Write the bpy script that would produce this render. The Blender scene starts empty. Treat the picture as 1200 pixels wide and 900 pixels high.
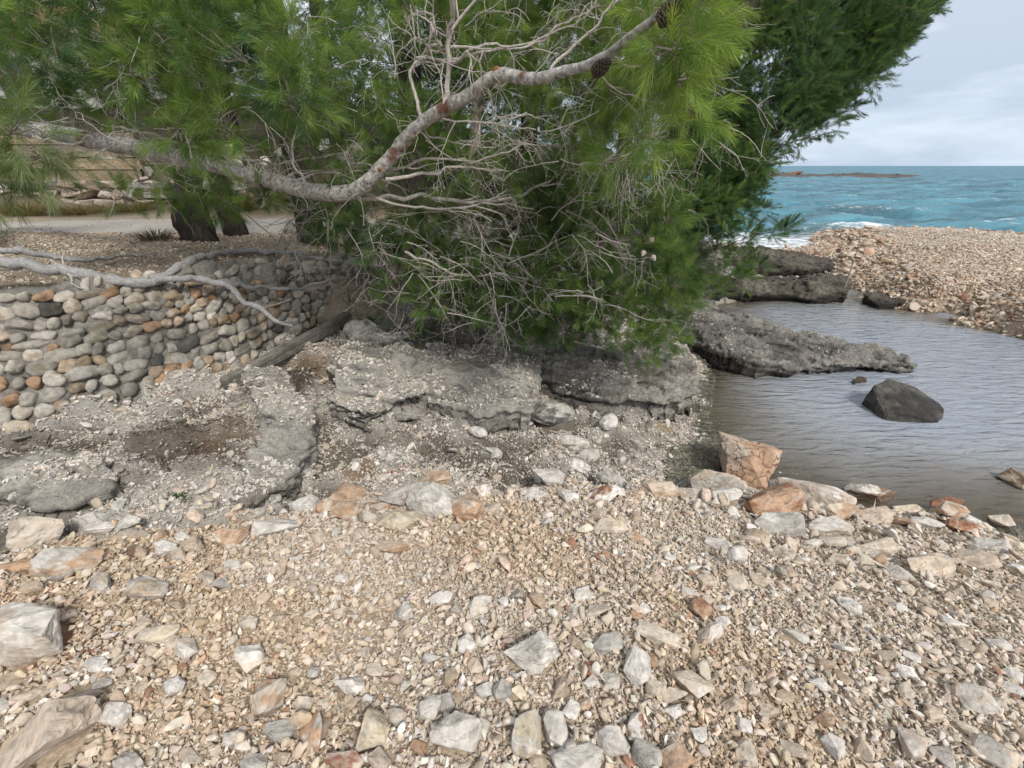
import bpy, bmesh, math, random
import numpy as np
from mathutils import Vector, noise as mnoise

# ------------------------------------------------------------------ camera, sky, sun, exposure
scene = bpy.context.scene
R = math.radians
CAM_Z = 2.35
PITCH = R(27.1)
FPX = 500.0
cam_data = bpy.data.cameras.new('camera')
cam = bpy.data.objects.new('camera', cam_data)
scene.collection.objects.link(cam)
cam.location = (0, 0, CAM_Z)
cam.rotation_euler = (R(90) - PITCH, 0, 0)
cam_data.sensor_width = 36.0
cam_data.lens = FPX / 1200 * 36
cam_data.clip_start = 0.05
cam_data.clip_end = 12000
scene.camera = cam

world = bpy.data.worlds.new('World')
scene.world = world
world.use_nodes = True
wt = world.node_tree
wt.nodes.clear()
SUN_EL, SUN_AZ = R(48), R(150)          # soft sun behind cloud, over the viewer's shoulder
sky = wt.nodes.new('ShaderNodeTexSky')
sky.sky_type = 'NISHITA'; sky.sun_disc = False
sky.sun_elevation = SUN_EL; sky.sun_rotation = SUN_AZ
sky.dust_density = 1.5; sky.ozone_density = 1.5
geo = wt.nodes.new('ShaderNodeTexCoord')
mp = wt.nodes.new('ShaderNodeMapping'); mp.inputs['Scale'].default_value = (1.2, 1.2, 5.5)
cl = wt.nodes.new('ShaderNodeTexNoise'); cl.inputs['Scale'].default_value = 1.9
cl.inputs['Detail'].default_value = 7; cl.inputs['Roughness'].default_value = .55
cl.inputs['Distortion'].default_value = .35
cr = wt.nodes.new('ShaderNodeValToRGB')
cr.color_ramp.elements[0].position = .38; cr.color_ramp.elements[0].color = (4.9, 5.25, 5.8, 1)
cr.color_ramp.elements[1].position = .62; cr.color_ramp.elements[1].color = (8.5, 8.5, 8.6, 1)
sep = wt.nodes.new('ShaderNodeSeparateXYZ')
hr = wt.nodes.new('ShaderNodeMapRange')     # a bluer bank of cloud low over the sea
hr.inputs['From Min'].default_value = 0.0; hr.inputs['From Max'].default_value = .30
hr.inputs['To Min'].default_value = 1.0; hr.inputs['To Max'].default_value = 0.0
hm = wt.nodes.new('ShaderNodeMix'); hm.data_type = 'RGBA'; hm.blend_type = 'MULTIPLY'
hm.inputs['B'].default_value = (.66, .77, .90, 1)
mx = wt.nodes.new('ShaderNodeMix'); mx.data_type = 'RGBA'
mx.inputs['Factor'].default_value = .84
bg = wt.nodes.new('ShaderNodeBackground'); bg.inputs['Strength'].default_value = .076
wo = wt.nodes.new('ShaderNodeOutputWorld')
L = wt.links.new
L(geo.outputs['Generated'], mp.inputs['Vector']); L(mp.outputs[0], cl.inputs['Vector'])
L(cl.outputs['Fac'], cr.inputs['Fac'])
L(geo.outputs['Generated'], sep.inputs[0]); L(sep.outputs['Z'], hr.inputs['Value'])
L(hr.outputs[0], hm.inputs['Factor']); L(cr.outputs['Color'], hm.inputs['A'])
L(sky.outputs['Color'], mx.inputs['A']); L(hm.outputs['Result'], mx.inputs['B'])
L(mx.outputs['Result'], bg.inputs['Color']); L(bg.outputs[0], wo.inputs['Surface'])

sd = bpy.data.lights.new('sun', 'SUN'); sd.energy = 1.5; sd.angle = R(11); sd.color = (1, .95, .87)
sun = bpy.data.objects.new('sun', sd); scene.collection.objects.link(sun)
sun.rotation_euler = (R(90) - SUN_EL, 0, math.pi - SUN_AZ)
scene.view_settings.view_transform = 'Standard'
scene.view_settings.look = 'None'
scene.view_settings.exposure = 1.02
scene.view_settings.gamma = 1.0
scene.cycles.max_bounces = 5; scene.cycles.diffuse_bounces = 3; scene.cycles.glossy_bounces = 2
scene.cycles.transparent_max_bounces = 8; scene.cycles.transmission_bounces = 2
scene.cycles.use_denoising = True

rng = np.random.default_rng(7)
random.seed(7)

# ------------------------------------------------------------------ helpers
def tag(o, label=None, cat=None, group=None, kind=None):
    if label: o['label'] = label
    if cat: o['category'] = cat
    if group: o['group'] = group
    if kind: o['kind'] = kind
    return o

def empty(name, loc):
    o = bpy.data.objects.new(name, None); scene.collection.objects.link(o)
    o.location = loc; o.empty_display_size = .2
    return o

def mesh_obj(name, V, F, mat, parent=None, col=None, smooth=False, attrs=None, origin=None):
    """V (n,3), F list of arrays (k,3) or (k,4); builds ONE mesh object fast."""
    V = np.asarray(V, np.float32)
    if isinstance(F, np.ndarray): F = [F]
    F = [np.asarray(f, np.int32) for f in F if len(f)]
    if origin is None:
        origin = np.array(parent.location) if parent is not None and parent.parent is None else np.zeros(3)
        if parent is not None and parent.parent is not None:
            origin = np.array(parent.parent.location)
    V = V - np.asarray(origin, np.float32)
    me = bpy.data.meshes.new(name)
    me.vertices.add(len(V)); me.vertices.foreach_set('co', V.ravel())
    loops = np.concatenate([f.ravel() for f in F])
    tot = np.concatenate([np.full(len(f), f.shape[1], np.int32) for f in F])
    start = np.concatenate([[0], np.cumsum(tot)[:-1]]).astype(np.int32)
    me.loops.add(len(loops)); me.loops.foreach_set('vertex_index', loops)
    me.polygons.add(len(tot)); me.polygons.foreach_set('loop_start', start)
    me.polygons.foreach_set('use_smooth', np.full(len(tot), smooth, bool))
    me.update(calc_edges=True)
    if col is not None:
        c = np.ones((len(V), 4), np.float32); c[:, :3] = col
        a = me.attributes.new('Col', 'FLOAT_COLOR', 'POINT'); a.data.foreach_set('color', c.ravel())
    for k, v in (attrs or {}).items():
        a = me.attributes.new(k, 'FLOAT', 'POINT'); a.data.foreach_set('value', np.asarray(v, np.float32))
    me.materials.append(mat)
    o = bpy.data.objects.new(name, me); scene.collection.objects.link(o)
    if parent is not None:
        o.parent = parent
    else:
        o.location = origin
    return o

def _hash(ix, iy, iz, seed):
    h = (ix * 374761393 + iy * 668265263 + iz * 2147483647 + seed * 1274126177) & 0xffffffff
    h = ((h ^ (h >> 13)) * 1274126177) & 0xffffffff
    h = ((h ^ (h >> 16)) * 2246822519) & 0xffffffff
    return ((h ^ (h >> 15)) & 0xffff) / 65535.0

def vnoise(x, y, z=0.0, seed=0):
    x = np.asarray(x, float); y = np.asarray(y, float); z = np.asarray(z, float) + np.zeros_like(x)
    xi, yi, zi = np.floor(x).astype(np.int64), np.floor(y).astype(np.int64), np.floor(z).astype(np.int64)
    fx, fy, fz = x - xi, y - yi, z - zi
    fx = fx*fx*(3-2*fx); fy = fy*fy*(3-2*fy); fz = fz*fz*(3-2*fz)
    r = 0
    for a in (0, 1):
        for b in (0, 1):
            for c in (0, 1):
                w = (fx if a else 1-fx) * (fy if b else 1-fy) * (fz if c else 1-fz)
                r = r + w * _hash(xi+a, yi+b, zi+c, seed)
    return r * 2 - 1

def fbm(x, y, z=0.0, seed=0, octaves=4, gain=.5):
    r = 0; a = 1.0; s = 1.0
    for k in range(octaves):
        r = r + a * vnoise(np.asarray(x)*s + 17.3*k, np.asarray(y)*s - 9.1*k, np.asarray(z)*s + 3.7*k, seed + k)
        a *= gain; s *= 2.03
    return r

def smooth(a, b, x):
    t = np.clip((x - a) / (b - a), 0, 1); return t*t*(3-2*t)

cp, sp = math.cos(PITCH), math.sin(PITCH)
def ray(px, py):
    """direction of the sight line of a photo pixel (1200 x 900), scaled to depth 1"""
    u = (np.asarray(px, float) - 600) / FPX; v = (np.asarray(py, float) - 450) / FPX
    return np.stack([u, cp - sp*v, -(sp + cp*v)], -1)
def at_z(px, py, z):
    d = ray(px, py); t = (z - CAM_Z) / d[..., 2]
    return np.array([0, 0, CAM_Z]) + d * t[..., None]
def at_t(px, py, t):
    return np.array([0, 0, CAM_Z]) + ray(px, py) * np.asarray(t, float)[..., None]

def kink(P, amp, seed, f=6.0):
    P = np.array(P, float); s = np.concatenate([[0], np.cumsum(np.linalg.norm(np.diff(P, axis=0), axis=1))])
    e = np.minimum(1, np.minimum(s, s[-1]-s)/(s[-1]*.08+1e-9))
    for k in range(3): P[:, k] += amp*e*fbm(s*f, s*0 + k*7.7, 0, seed+k, 3)
    return P

def inside(poly, x, y):
    x = np.asarray(x); y = np.asarray(y); r = np.zeros(x.shape, bool); n = len(poly)
    for i in range(n):
        x1, y1 = poly[i]; x2, y2 = poly[(i+1) % n]
        c = ((y1 > y) != (y2 > y)) & (x < (x2-x1)*(y-y1)/(y2-y1+1e-12) + x1)
        r ^= c
    return r
def poly_dist(poly, x, y, closed=True):
    x = np.asarray(x, float); y = np.asarray(y, float); best = np.full(x.shape, 1e9); n = len(poly)
    for i in range(n if closed else n-1):
        x1, y1 = poly[i]; x2, y2 = poly[(i+1) % n]
        dx, dy = x2-x1, y2-y1
        t = np.clip(((x-x1)*dx + (y-y1)*dy) / (dx*dx+dy*dy+1e-12), 0, 1)
        best = np.minimum(best, np.hypot(x-x1-t*dx, y-y1-t*dy))
    return best
def sdist(poly, x, y):
    d = poly_dist(poly, x, y); return np.where(inside(poly, x, y), d, -d)

def catmull(P, n):
    P = np.asarray(P, float); m = len(P)
    if m < 3:
        t = np.linspace(0, 1, n+1)[:, None]; return P[0]*(1-t) + P[-1]*t
    Q = np.vstack([2*P[0]-P[1], P, 2*P[-1]-P[-2]]); out = []
    for i in range(1, m):
        p0, p1, p2, p3 = Q[i-1], Q[i], Q[i+1], Q[i+2]
        t = np.linspace(0, 1, n, endpoint=False)[:, None]
        out.append(.5*((2*p1)+(-p0+p2)*t+(2*p0-5*p1+4*p2-p3)*t*t+(-p0+3*p1-3*p2+p3)*t**3))
    out.append(P[-1][None]); return np.vstack(out)

class MB:
    """collects geometry for ONE mesh"""
    def __init__(s): s.V = []; s.F3 = []; s.F4 = []; s.C = []; s.n = 0
    def add(s, V, F, C=None):
        V = np.asarray(V, float); F = np.asarray(F, int)
        s.V.append(V); (s.F3 if F.shape[1] == 3 else s.F4).append(F + s.n)
        s.C.append(np.zeros((len(V), 3)) + (np.array(C) if C is not None else .5))
        s.n += len(V)
    def add2(s, V, F3, F4, C=None):
        V = np.asarray(V, float); s.V.append(V)
        if len(F3): s.F3.append(np.asarray(F3, int) + s.n)
        if len(F4): s.F4.append(np.asarray(F4, int) + s.n)
        s.C.append(np.zeros((len(V), 3)) + (np.array(C) if C is not None else .5)); s.n += len(V)
    def tube(s, P, rad, sides=6, C=None, rough=0.0, seed=0, cap=True):
        P = np.asarray(P, float); n = len(P); rad = np.broadcast_to(np.asarray(rad, float), (n,)).copy()
        T = np.gradient(P, axis=0); T /= np.linalg.norm(T, axis=1)[:, None] + 1e-12
        up = np.array([0, 0, 1.]) if abs(T[0][2]) < .9 else np.array([1., 0, 0])
        a = np.cross(T[0], up); a /= np.linalg.norm(a); A = [a]
        for i in range(1, n):
            a = A[-1] - T[i]*np.dot(A[-1], T[i]); a /= np.linalg.norm(a) + 1e-12; A.append(a)
        A = np.array(A); B = np.cross(T, A)
        th = np.linspace(0, 2*math.pi, sides, endpoint=False)
        V = P[:, None] + rad[:, None, None]*(A[:, None]*np.cos(th)[None, :, None] + B[:, None]*np.sin(th)[None, :, None])
        if rough:
            Vf = V.reshape(-1, 3); k = 3.0/np.maximum(rad.mean(), .004)
            nz = fbm(Vf[:, 0]*k*.5, Vf[:, 1]*k*.5, Vf[:, 2]*k*.5, seed, 3).reshape(n, sides, 1)
            V = P[:, None] + (V - P[:, None])*(1 + rough*nz)
        i = np.arange(n-1)[:, None]*sides; j = np.arange(sides)[None]; j2 = (j+1) % sides
        F = np.stack([i+j, i+j2, i+sides+j2, i+sides+j], -1).reshape(-1, 4)
        V = V.reshape(-1, 3)
        if cap:
            V = np.vstack([V, P[0][None], P[-1][None]]); m = len(V)
            jj = np.arange(sides); k2 = (jj+1) % sides
            F3 = np.vstack([np.stack([np.full(sides, m-2), k2, jj], -1),
                            np.stack([np.full(sides, m-1), (n-1)*sides+jj, (n-1)*sides+k2], -1)])
        else: F3 = []
        s.add2(V, F3, F, C)
    def build(s, name, mat, parent=None, smooth=False, origin=None):
        V = np.vstack(s.V); F = []
        if s.F3: F.append(np.vstack(s.F3))
        if s.F4: F.append(np.vstack(s.F4))
        return mesh_obj(name, V, F, mat, parent, np.vstack(s.C), smooth, origin=origin)

# ------------------------------------------------------------------ materials
def new_mat(name):
    m = bpy.data.materials.new(name); m.use_nodes = True; nt = m.node_tree
    return m, nt, nt.nodes['Principled BSDF'], nt.links.new

def attr_mat(name, rough=.85, spots=(.55, 1.25), scale=30, detail=6, bump=.3, bscale=90, bdist=.004, spec=.25,
             stain=None, stain_scale=6, stain_pos=(.58, .72), veins=0.0, stretch=None, cracks=False):
    """colour from the Col attribute, mottled by noise in object space, with fine relief"""
    m, nt, b, L = new_mat(name); N = nt.nodes.new
    at = N('ShaderNodeAttribute'); at.attribute_name = 'Col'
    tc = N('ShaderNodeTexCoord')
    n1 = N('ShaderNodeTexNoise'); n1.inputs['Scale'].default_value = scale; n1.inputs['Detail'].default_value = detail
    n1.inputs['Roughness'].default_value = .65
    src = tc.outputs['Object']
    if stretch:
        sm = N('ShaderNodeMapping'); sm.inputs['Scale'].default_value = (1, 1, stretch); L(src, sm.inputs['Vector']); src = sm.outputs[0]
    L(src, n1.inputs['Vector'])
    mr = N('ShaderNodeMapRange'); mr.inputs['From Min'].default_value = .3; mr.inputs['From Max'].default_value = .7
    mr.inputs['To Min'].default_value = spots[0]; mr.inputs['To Max'].default_value = spots[1]
    L(n1.outputs['Fac'], mr.inputs['Value'])
    vm = N('ShaderNodeVectorMath'); vm.operation = 'SCALE'
    L(at.outputs['Color'], vm.inputs[0]); L(mr.outputs[0], vm.inputs['Scale'])
    out = vm.outputs[0]
    if stain:
        n2 = N('ShaderNodeTexNoise'); n2.inputs['Scale'].default_value = stain_scale; n2.inputs['Detail'].default_value = 5
        L(tc.outputs['Object'], n2.inputs['Vector'])
        r2 = N('ShaderNodeMapRange'); r2.inputs['From Min'].default_value = stain_pos[0]; r2.inputs['From Max'].default_value = stain_pos[1]
        L(n2.outputs['Fac'], r2.inputs['Value'])
        mm = N('ShaderNodeMix'); mm.data_type = 'RGBA'; mm.inputs['B'].default_value = (*stain, 1)
        L(r2.outputs[0], mm.inputs['Factor']); L(out, mm.inputs['A']); out = mm.outputs['Result']
    if veins:
        wv = N('ShaderNodeTexWave'); wv.inputs['Scale'].default_value = 1.6; wv.inputs['Distortion'].default_value = 14
        wv.inputs['Detail'].default_value = 4; wv.inputs['Detail Scale'].default_value = 1.5
        L(tc.outputs['Object'], wv.inputs['Vector'])
        r3 = N('ShaderNodeMapRange'); r3.inputs['From Min'].default_value = .93; r3.inputs['From Max'].default_value = 1
        r3.inputs['To Max'].default_value = veins
        L(wv.outputs['Fac'], r3.inputs['Value'])
        m3 = N('ShaderNodeMix'); m3.data_type = 'RGBA'; m3.inputs['B'].default_value = (.62, .58, .54, 1)
        L(r3.outputs[0], m3.inputs['Factor']); L(out, m3.inputs['A']); out = m3.outputs['Result']
    crk = None
    if cracks:
        nz = N('ShaderNodeTexNoise'); nz.inputs['Scale'].default_value = 6; L(tc.outputs['Object'], nz.inputs['Vector'])
        mv = N('ShaderNodeMix'); mv.data_type = 'RGBA'; mv.inputs['Factor'].default_value = .30; L(tc.outputs['Object'], mv.inputs['A']); L(nz.outputs['Color'], mv.inputs['B'])
        vo = N('ShaderNodeTexVoronoi'); vo.feature = 'DISTANCE_TO_EDGE'; vo.inputs['Scale'].default_value = 7; L(mv.outputs['Result'], vo.inputs['Vector'])
        rc = N('ShaderNodeMapRange'); rc.inputs['From Max'].default_value = .035; L(vo.outputs['Distance'], rc.inputs['Value']); crk = rc.outputs[0]
        mc = N('ShaderNodeMix'); mc.data_type = 'RGBA'; mc.inputs['A'].default_value = (.07, .035, .022, 1); L(crk, mc.inputs['Factor']); L(out, mc.inputs['B']); out = mc.outputs['Result']
    L(out, b.inputs['Base Color'])
    b.inputs['Roughness'].default_value = rough; b.inputs['Specular IOR Level'].default_value = spec
    nb = N('ShaderNodeTexNoise'); nb.inputs['Scale'].default_value = bscale; nb.inputs['Detail'].default_value = 6
    nb.inputs['Roughness'].default_value = .7
    L(src, nb.inputs['Vector'])
    bp = N('ShaderNodeBump'); bp.inputs['Strength'].default_value = bump; bp.inputs['Distance'].default_value = bdist
    L(nb.outputs['Fac'], bp.inputs['Height']); L(bp.outputs[0], b.inputs['Normal'])
    return m

M_stone = attr_mat('limestone', .85, (.66, 1.2), 26, 9, .9, 60, .008, .2, veins=.28)
M_gravel = attr_mat('gravel', .88, (.72, 1.2), 45, 5, .4, 120, .003, .2)
M_ground = attr_mat('ground_soil', .95, (.6, 1.25), 60, 8, .9, 150, .006, .1)
M_bedrock = attr_mat('weathered_bedrock', .9, (.40, 1.4), 34, 12, 1.0, 60, .03, .2)
M_cracked = attr_mat('cracked_limestone', .85, (.66, 1.2), 26, 9, .9, 60, .008, .2, cracks=True)
M_conglomerate = attr_mat('conglomerate', .95, (.62, 1.25), 55, 10, 1.0, 70, .02, .1)
M_cobble = attr_mat('wall_cobble', .85, (.6, 1.2), 28, 8, .5, 60, .005, .2)
M_mortar = attr_mat('old_mortar', .95, (.6, 1.2), 35, 8, .9, 60, .008, .1)
M_dark_rock = attr_mat('dark_sea_rock', .8, (.4, 1.5), 18, 10, 1.0, 30, .025, .3)
M_red_clod = attr_mat('red_earth', .95, (.6, 1.25), 50, 8, 1.0, 90, .008, .1)
M_limb = attr_mat('grey_pine_bark', .9, (.2, 1.7), 34, 9, 1.0, 50, .014, .15, stain=(.16, .085, .06), stain_scale=5, stain_pos=(.61, .68))
M_trunk = attr_mat('furrowed_pine_bark', .95, (.25, 1.6), 30, 8, 1.0, 34, .05, .1, stretch=.16)
M_dead = attr_mat('bleached_dead_wood', .85, (.6, 1.3), 60, 6, .5, 90, .003, .2)
M_wood = attr_mat('weathered_timber', .9, (.55, 1.3), 18, 8, .8, 40, .006, .15)
M_cone = attr_mat('pine_cone_scales', .75, (.7, 1.2), 80, 4, .3, 120, .002, .25)
M_paint = attr_mat('painted_surface', .6, (.85, 1.1), 8, 4, .2, 40, .002, .3)
M_path = attr_mat('dusty_path', .95, (.8, 1.12), 12, 8, .5, 120, .004, .1)

def needle_mat(name, trans=.35):
    m, nt, b, L = new_mat(name); N = nt.nodes.new
    at = N('ShaderNodeAttribute'); at.attribute_name = 'Col'
    L(at.outputs['Color'], b.inputs['Base Color'])
    b.inputs['Roughness'].default_value = .5; b.inputs['Specular IOR Level'].default_value = .3
    t = N('ShaderNodeBsdfTranslucent'); vm = N('ShaderNodeVectorMath'); vm.operation = 'MULTIPLY'
    vm.inputs[1].default_value = (1.3, 1.25, .6)
    L(at.outputs['Color'], vm.inputs[0]); L(vm.outputs[0], t.inputs['Color'])
    ms = N('ShaderNodeMixShader'); ms.inputs[0].default_value = trans
    L(b.outputs[0], ms.inputs[1]); L(t.outputs[0], ms.inputs[2])
    L(ms.outputs[0], nt.nodes['Material Output'].inputs['Surface'])
    return m
M_needle = needle_mat('pine_needles', .42)

def water_mat(name, deep, shallow, mapscale, rot, bump, dist, foam=False, rough=.06, deep_at=.5):
    m, nt, b, L = new_mat(name); N = nt.nodes.new
    nt.nodes.remove(b)
    at = N('ShaderNodeAttribute'); at.attribute_name = 'depth'
    tc = N('ShaderNodeTexCoord')
    mp = N('ShaderNodeMapping'); mp.inputs['Scale'].default_value = mapscale; mp.inputs['Rotation'].default_value = (0, 0, rot)
    L(tc.outputs['Object'], mp.inputs['Vector'])
    n = N('ShaderNodeTexNoise'); n.inputs['Scale'].default_value = 1; n.inputs['Detail'].default_value = 5
    n.inputs['Distortion'].default_value = .6; n.inputs['Roughness'].default_value = .5
    L(mp.outputs[0], n.inputs['Vector'])
    bp = N('ShaderNodeBump'); bp.inputs['Strength'].default_value = bump; bp.inputs['Distance'].default_value = dist
    L(n.outputs['Fac'], bp.inputs['Height'])
    fr = N('ShaderNodeFresnel'); fr.inputs['IOR'].default_value = 1.33; L(bp.outputs[0], fr.inputs['Normal'])
    fl = N('ShaderNodeMath'); fl.operation = 'MINIMUM'; fl.inputs[1].default_value = .30 if foam else 1.0   # steep facets of a choppy sea never mirror fully
    L(fr.outputs[0], fl.inputs[0])
    gl = N('ShaderNodeBsdfGlossy'); gl.inputs['Roughness'].default_value = rough; L(bp.outputs[0], gl.inputs['Normal'])
    dr = N('ShaderNodeMapRange'); dr.inputs['From Max'].default_value = deep_at; L(at.outputs['Fac'], dr.inputs['Value'])
    cm = N('ShaderNodeMix'); cm.data_type = 'RGBA'; cm.inputs['A'].default_value = (*shallow, 1); cm.inputs['B'].default_value = (*deep, 1)
    L(dr.outputs[0], cm.inputs['Factor'])
    df = N('ShaderNodeBsdfDiffuse')
    L(bp.outputs[0], df.inputs['Normal'])
    bodycol = cm.outputs['Result']
    if foam:
        n2 = N('ShaderNodeTexNoise'); n2.inputs['Scale'].default_value = .35; n2.inputs['Detail'].default_value = 3
        mp2 = N('ShaderNodeMapping'); mp2.inputs['Scale'].default_value = (.5, 1.6, 1); L(tc.outputs['Object'], mp2.inputs['Vector']); L(mp2.outputs[0], n2.inputs['Vector'])
        r4 = N('ShaderNodeMapRange'); r4.inputs['From Min'].default_value = .35; r4.inputs['From Max'].default_value = .65
        r4.inputs['To Min'].default_value = .6; r4.inputs['To Max'].default_value = 1.45
        L(n2.outputs['Fac'], r4.inputs['Value'])
        vs = N('ShaderNodeVectorMath'); vs.operation = 'SCALE'; L(bodycol, vs.inputs[0]); L(r4.outputs[0], vs.inputs['Scale'])
        bodycol = vs.outputs[0]
    L(bodycol, df.inputs['Color'])
    tr = N('ShaderNodeBsdfTransparent'); tr.inputs['Color'].default_value = (.80, .84, .82, 1)
    op = N('ShaderNodeMapRange'); op.inputs['From Min'].default_value = 0.0; op.inputs['From Max'].default_value = deep_at*.8
    op.inputs['To Min'].default_value = .10; op.inputs['To Max'].default_value = .97
    L(at.outputs['Fac'], op.inputs['Value'])
    body = N('ShaderNodeMixShader'); L(op.outputs[0], body.inputs[0]); L(tr.outputs[0], body.inputs[1]); L(df.outputs[0], body.inputs[2])
    surf = N('ShaderNodeMixShader'); L(fl.outputs[0], surf.inputs[0]); L(body.outputs[0], surf.inputs[1]); L(gl.outputs[0], surf.inputs[2])
    res = surf.outputs[0]
    if foam:
        af = N('ShaderNodeAttribute'); af.attribute_name = 'foam'
        fn = N('ShaderNodeTexNoise'); fn.inputs['Scale'].default_value = 3.2; fn.inputs['Detail'].default_value = 8; fn.inputs['Roughness'].default_value = .7
        mp3 = N('ShaderNodeMapping'); mp3.inputs['Scale'].default_value = (.6, 1.0, 1); L(tc.outputs['Object'], mp3.inputs['Vector']); L(mp3.outputs[0], fn.inputs['Vector'])
        ad = N('ShaderNodeMath'); ad.operation = 'ADD'; L(af.outputs['Fac'], ad.inputs[0]); L(fn.outputs['Fac'], ad.inputs[1])
        rr = N('ShaderNodeMapRange'); rr.inputs['From Min'].default_value = .80; rr.inputs['From Max'].default_value = 1.04
        L(ad.outputs[0], rr.inputs['Value'])
        fd = N('ShaderNodeBsdfDiffuse'); fd.inputs['Color'].default_value = (.78, .82, .84, 1)
        fm = N('ShaderNodeMixShader'); L(rr.outputs[0], fm.inputs[0]); L(res, fm.inputs[1]); L(fd.outputs[0], fm.inputs[2])
        res = fm.outputs[0]
    L(res, nt.nodes['Material Output'].inputs['Surface'])
    return m
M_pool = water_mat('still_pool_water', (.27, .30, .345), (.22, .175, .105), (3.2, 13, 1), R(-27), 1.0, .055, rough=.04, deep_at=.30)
M_sea = water_mat('sea_water', (.058, .180, .235), (.17, .32, .35), (.9, 2.6, 1), R(8), 1.0, .22, foam=True, rough=.12, deep_at=1.2)

# ------------------------------------------------------------------ terrain heights
LOWPX = [  # photo pixel, height of the ground there (m above the sea)
 (0,890,.74),(300,890,.70),(600,890,.69),(900,890,.68),(1190,890,.60),(0,760,.78),(300,760,.70),(600,760,.69),(900,760,.63),(1190,760,.46),
 (0,680,.80),(150,680,.76),(300,680,.70),(600,680,.66),(800,680,.60),(1000,680,.42),(1190,690,.28),(100,640,.73),(250,640,.66),(400,610,.56),
 (500,600,.55),(600,590,.50),(700,585,.42),(800,592,.32),(880,598,.22),(960,610,.13),(1050,620,.08),(1130,632,.06),(1190,642,.05),
 (1100,585,-.10),(1190,600,-.08),(1000,580,-.12),(940,560,-.10),
 (0,590,.70),(120,590,.66),(250,590,.58),(330,580,.50),(400,560,.46),(500,560,.42),(600,550,.34),(700,550,.24),(780,555,.10),(835,565,.02),
 (0,530,.72),(120,520,.70),(250,520,.60),(330,510,.50),(450,500,.44),(560,500,.34),(660,500,.22),(760,510,.10),(830,520,.0),(820,480,-.02),(860,500,-.10),(880,540,-.12),
 (130,482,.72),(270,445,.66),(350,420,.64),(440,430,.58),(420,390,.74),(520,400,.66),(600,420,.50),(400,372,.74),(440,345,.88),(480,340,.98),
 (560,350,1.0),(640,360,.92),(700,360,.8),(760,370,.6),(800,400,.2),(560,310,1.15),(650,310,1.05),(720,310,.85),(780,320,.5),(820,320,.15),
 (980,480,-.30),(1060,520,-.35),(1150,520,-.3),(1180,470,-.35),(1000,400,-.25),(900,370,-.2),(1100,440,-.35),(940,340,-.15),(850,360,-.05),(860,460,-.15),
 (1000,350,-.15),(1100,380,-.2),(1180,410,-.2),
 (975,318,.02),(1000,335,.02),(1060,360,.03),(1130,378,.03),(1195,393,.03),(965,290,.02),(965,272,.0),
 (1000,300,.32),(1050,330,.32),(1100,340,.36),(1190,360,.36),(1000,272,.30),(1050,270,.55),(1100,290,.60),(1180,300,.62),(1190,330,.55),(1100,268,.45),(1195,276,.45),
 (900,300,.05),(860,300,.05)]
LOWXY = [(0,-3,.8),(-6,-3,.9),(6,-3,.6),(-6,0,.9),(6,0,.3),(7,2,-.25),(9,2,-.4),(-8,2,.9),(14,4,-.3),(20,9,.35),(26,12,.35),(22,17,-.5),(15,20,-1),(10,19,-.9),(8,17,-.7),
 (28,19,-.8),(12,26,-1.6),(26,26,-1.8),(7,22,-.8),(-1,8,1.3),(2,8,1.25),(4,9,.9),(5.2,11,.5),(6,13,.2),(0,12,1.4),(3,14,1.0),(5,18,.6),(0,18,1.6),(4,26,1.0)]
UPPX = [(0,335,1.53),(120,320,1.53),(250,306,1.50),(330,296,1.46),(420,304,1.38),(0,290,1.5),(150,285,1.5),(300,275,1.46),(0,270,1.5),(150,262,1.5),(300,252,1.48),(0,250,1.52),(150,246,1.52)]
UPXY = [(-8,3,1.6),(-6,2,1.6),(-12,6,1.55),(0,8,1.38),(2,9,1.3),(-14,11,1.7),(-9,10.2,1.56),(-5,10.2,1.58),(-1,10.5,1.55),(-9,12.5,2.75),(-4,12.5,2.7),(-14,12.5,2.8),(1,12.5,1.9),(-12,18,4.3),(-4,18,3.8),(4,18,1.6),(-12,30,6.5),(2,30,3.5),(8,30,1.5)]

def make_rbf(pts, c):
    P = np.array(pts, float); D = np.hypot(P[:, None, 0]-P[None, :, 0], P[:, None, 1]-P[None, :, 1])
    K = -np.sqrt(D*D + c*c) ; n = len(P)
    A = np.zeros((n+1, n+1)); A[:n, :n] = K + np.eye(n)*-.02; A[:n, n] = 1; A[n, :n] = 1
    w = np.linalg.solve(A, np.append(P[:, 2], 0))
    def f(x, y):
        x = np.asarray(x, float); y = np.asarray(y, float); r = np.full(x.shape, w[n])
        for i in range(n): r = r - w[i]*np.sqrt((x-P[i, 0])**2 + (y-P[i, 1])**2 + c*c)
        return r
    return f
low_pts = [tuple(at_z(a, b, z)) for a, b, z in LOWPX] + LOWXY
up_pts = [tuple(at_z(a, b, z)) for a, b, z in UPPX] + UPXY
rbf_low = make_rbf(low_pts, .12); rbf_up = make_rbf(up_pts, .3)

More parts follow.
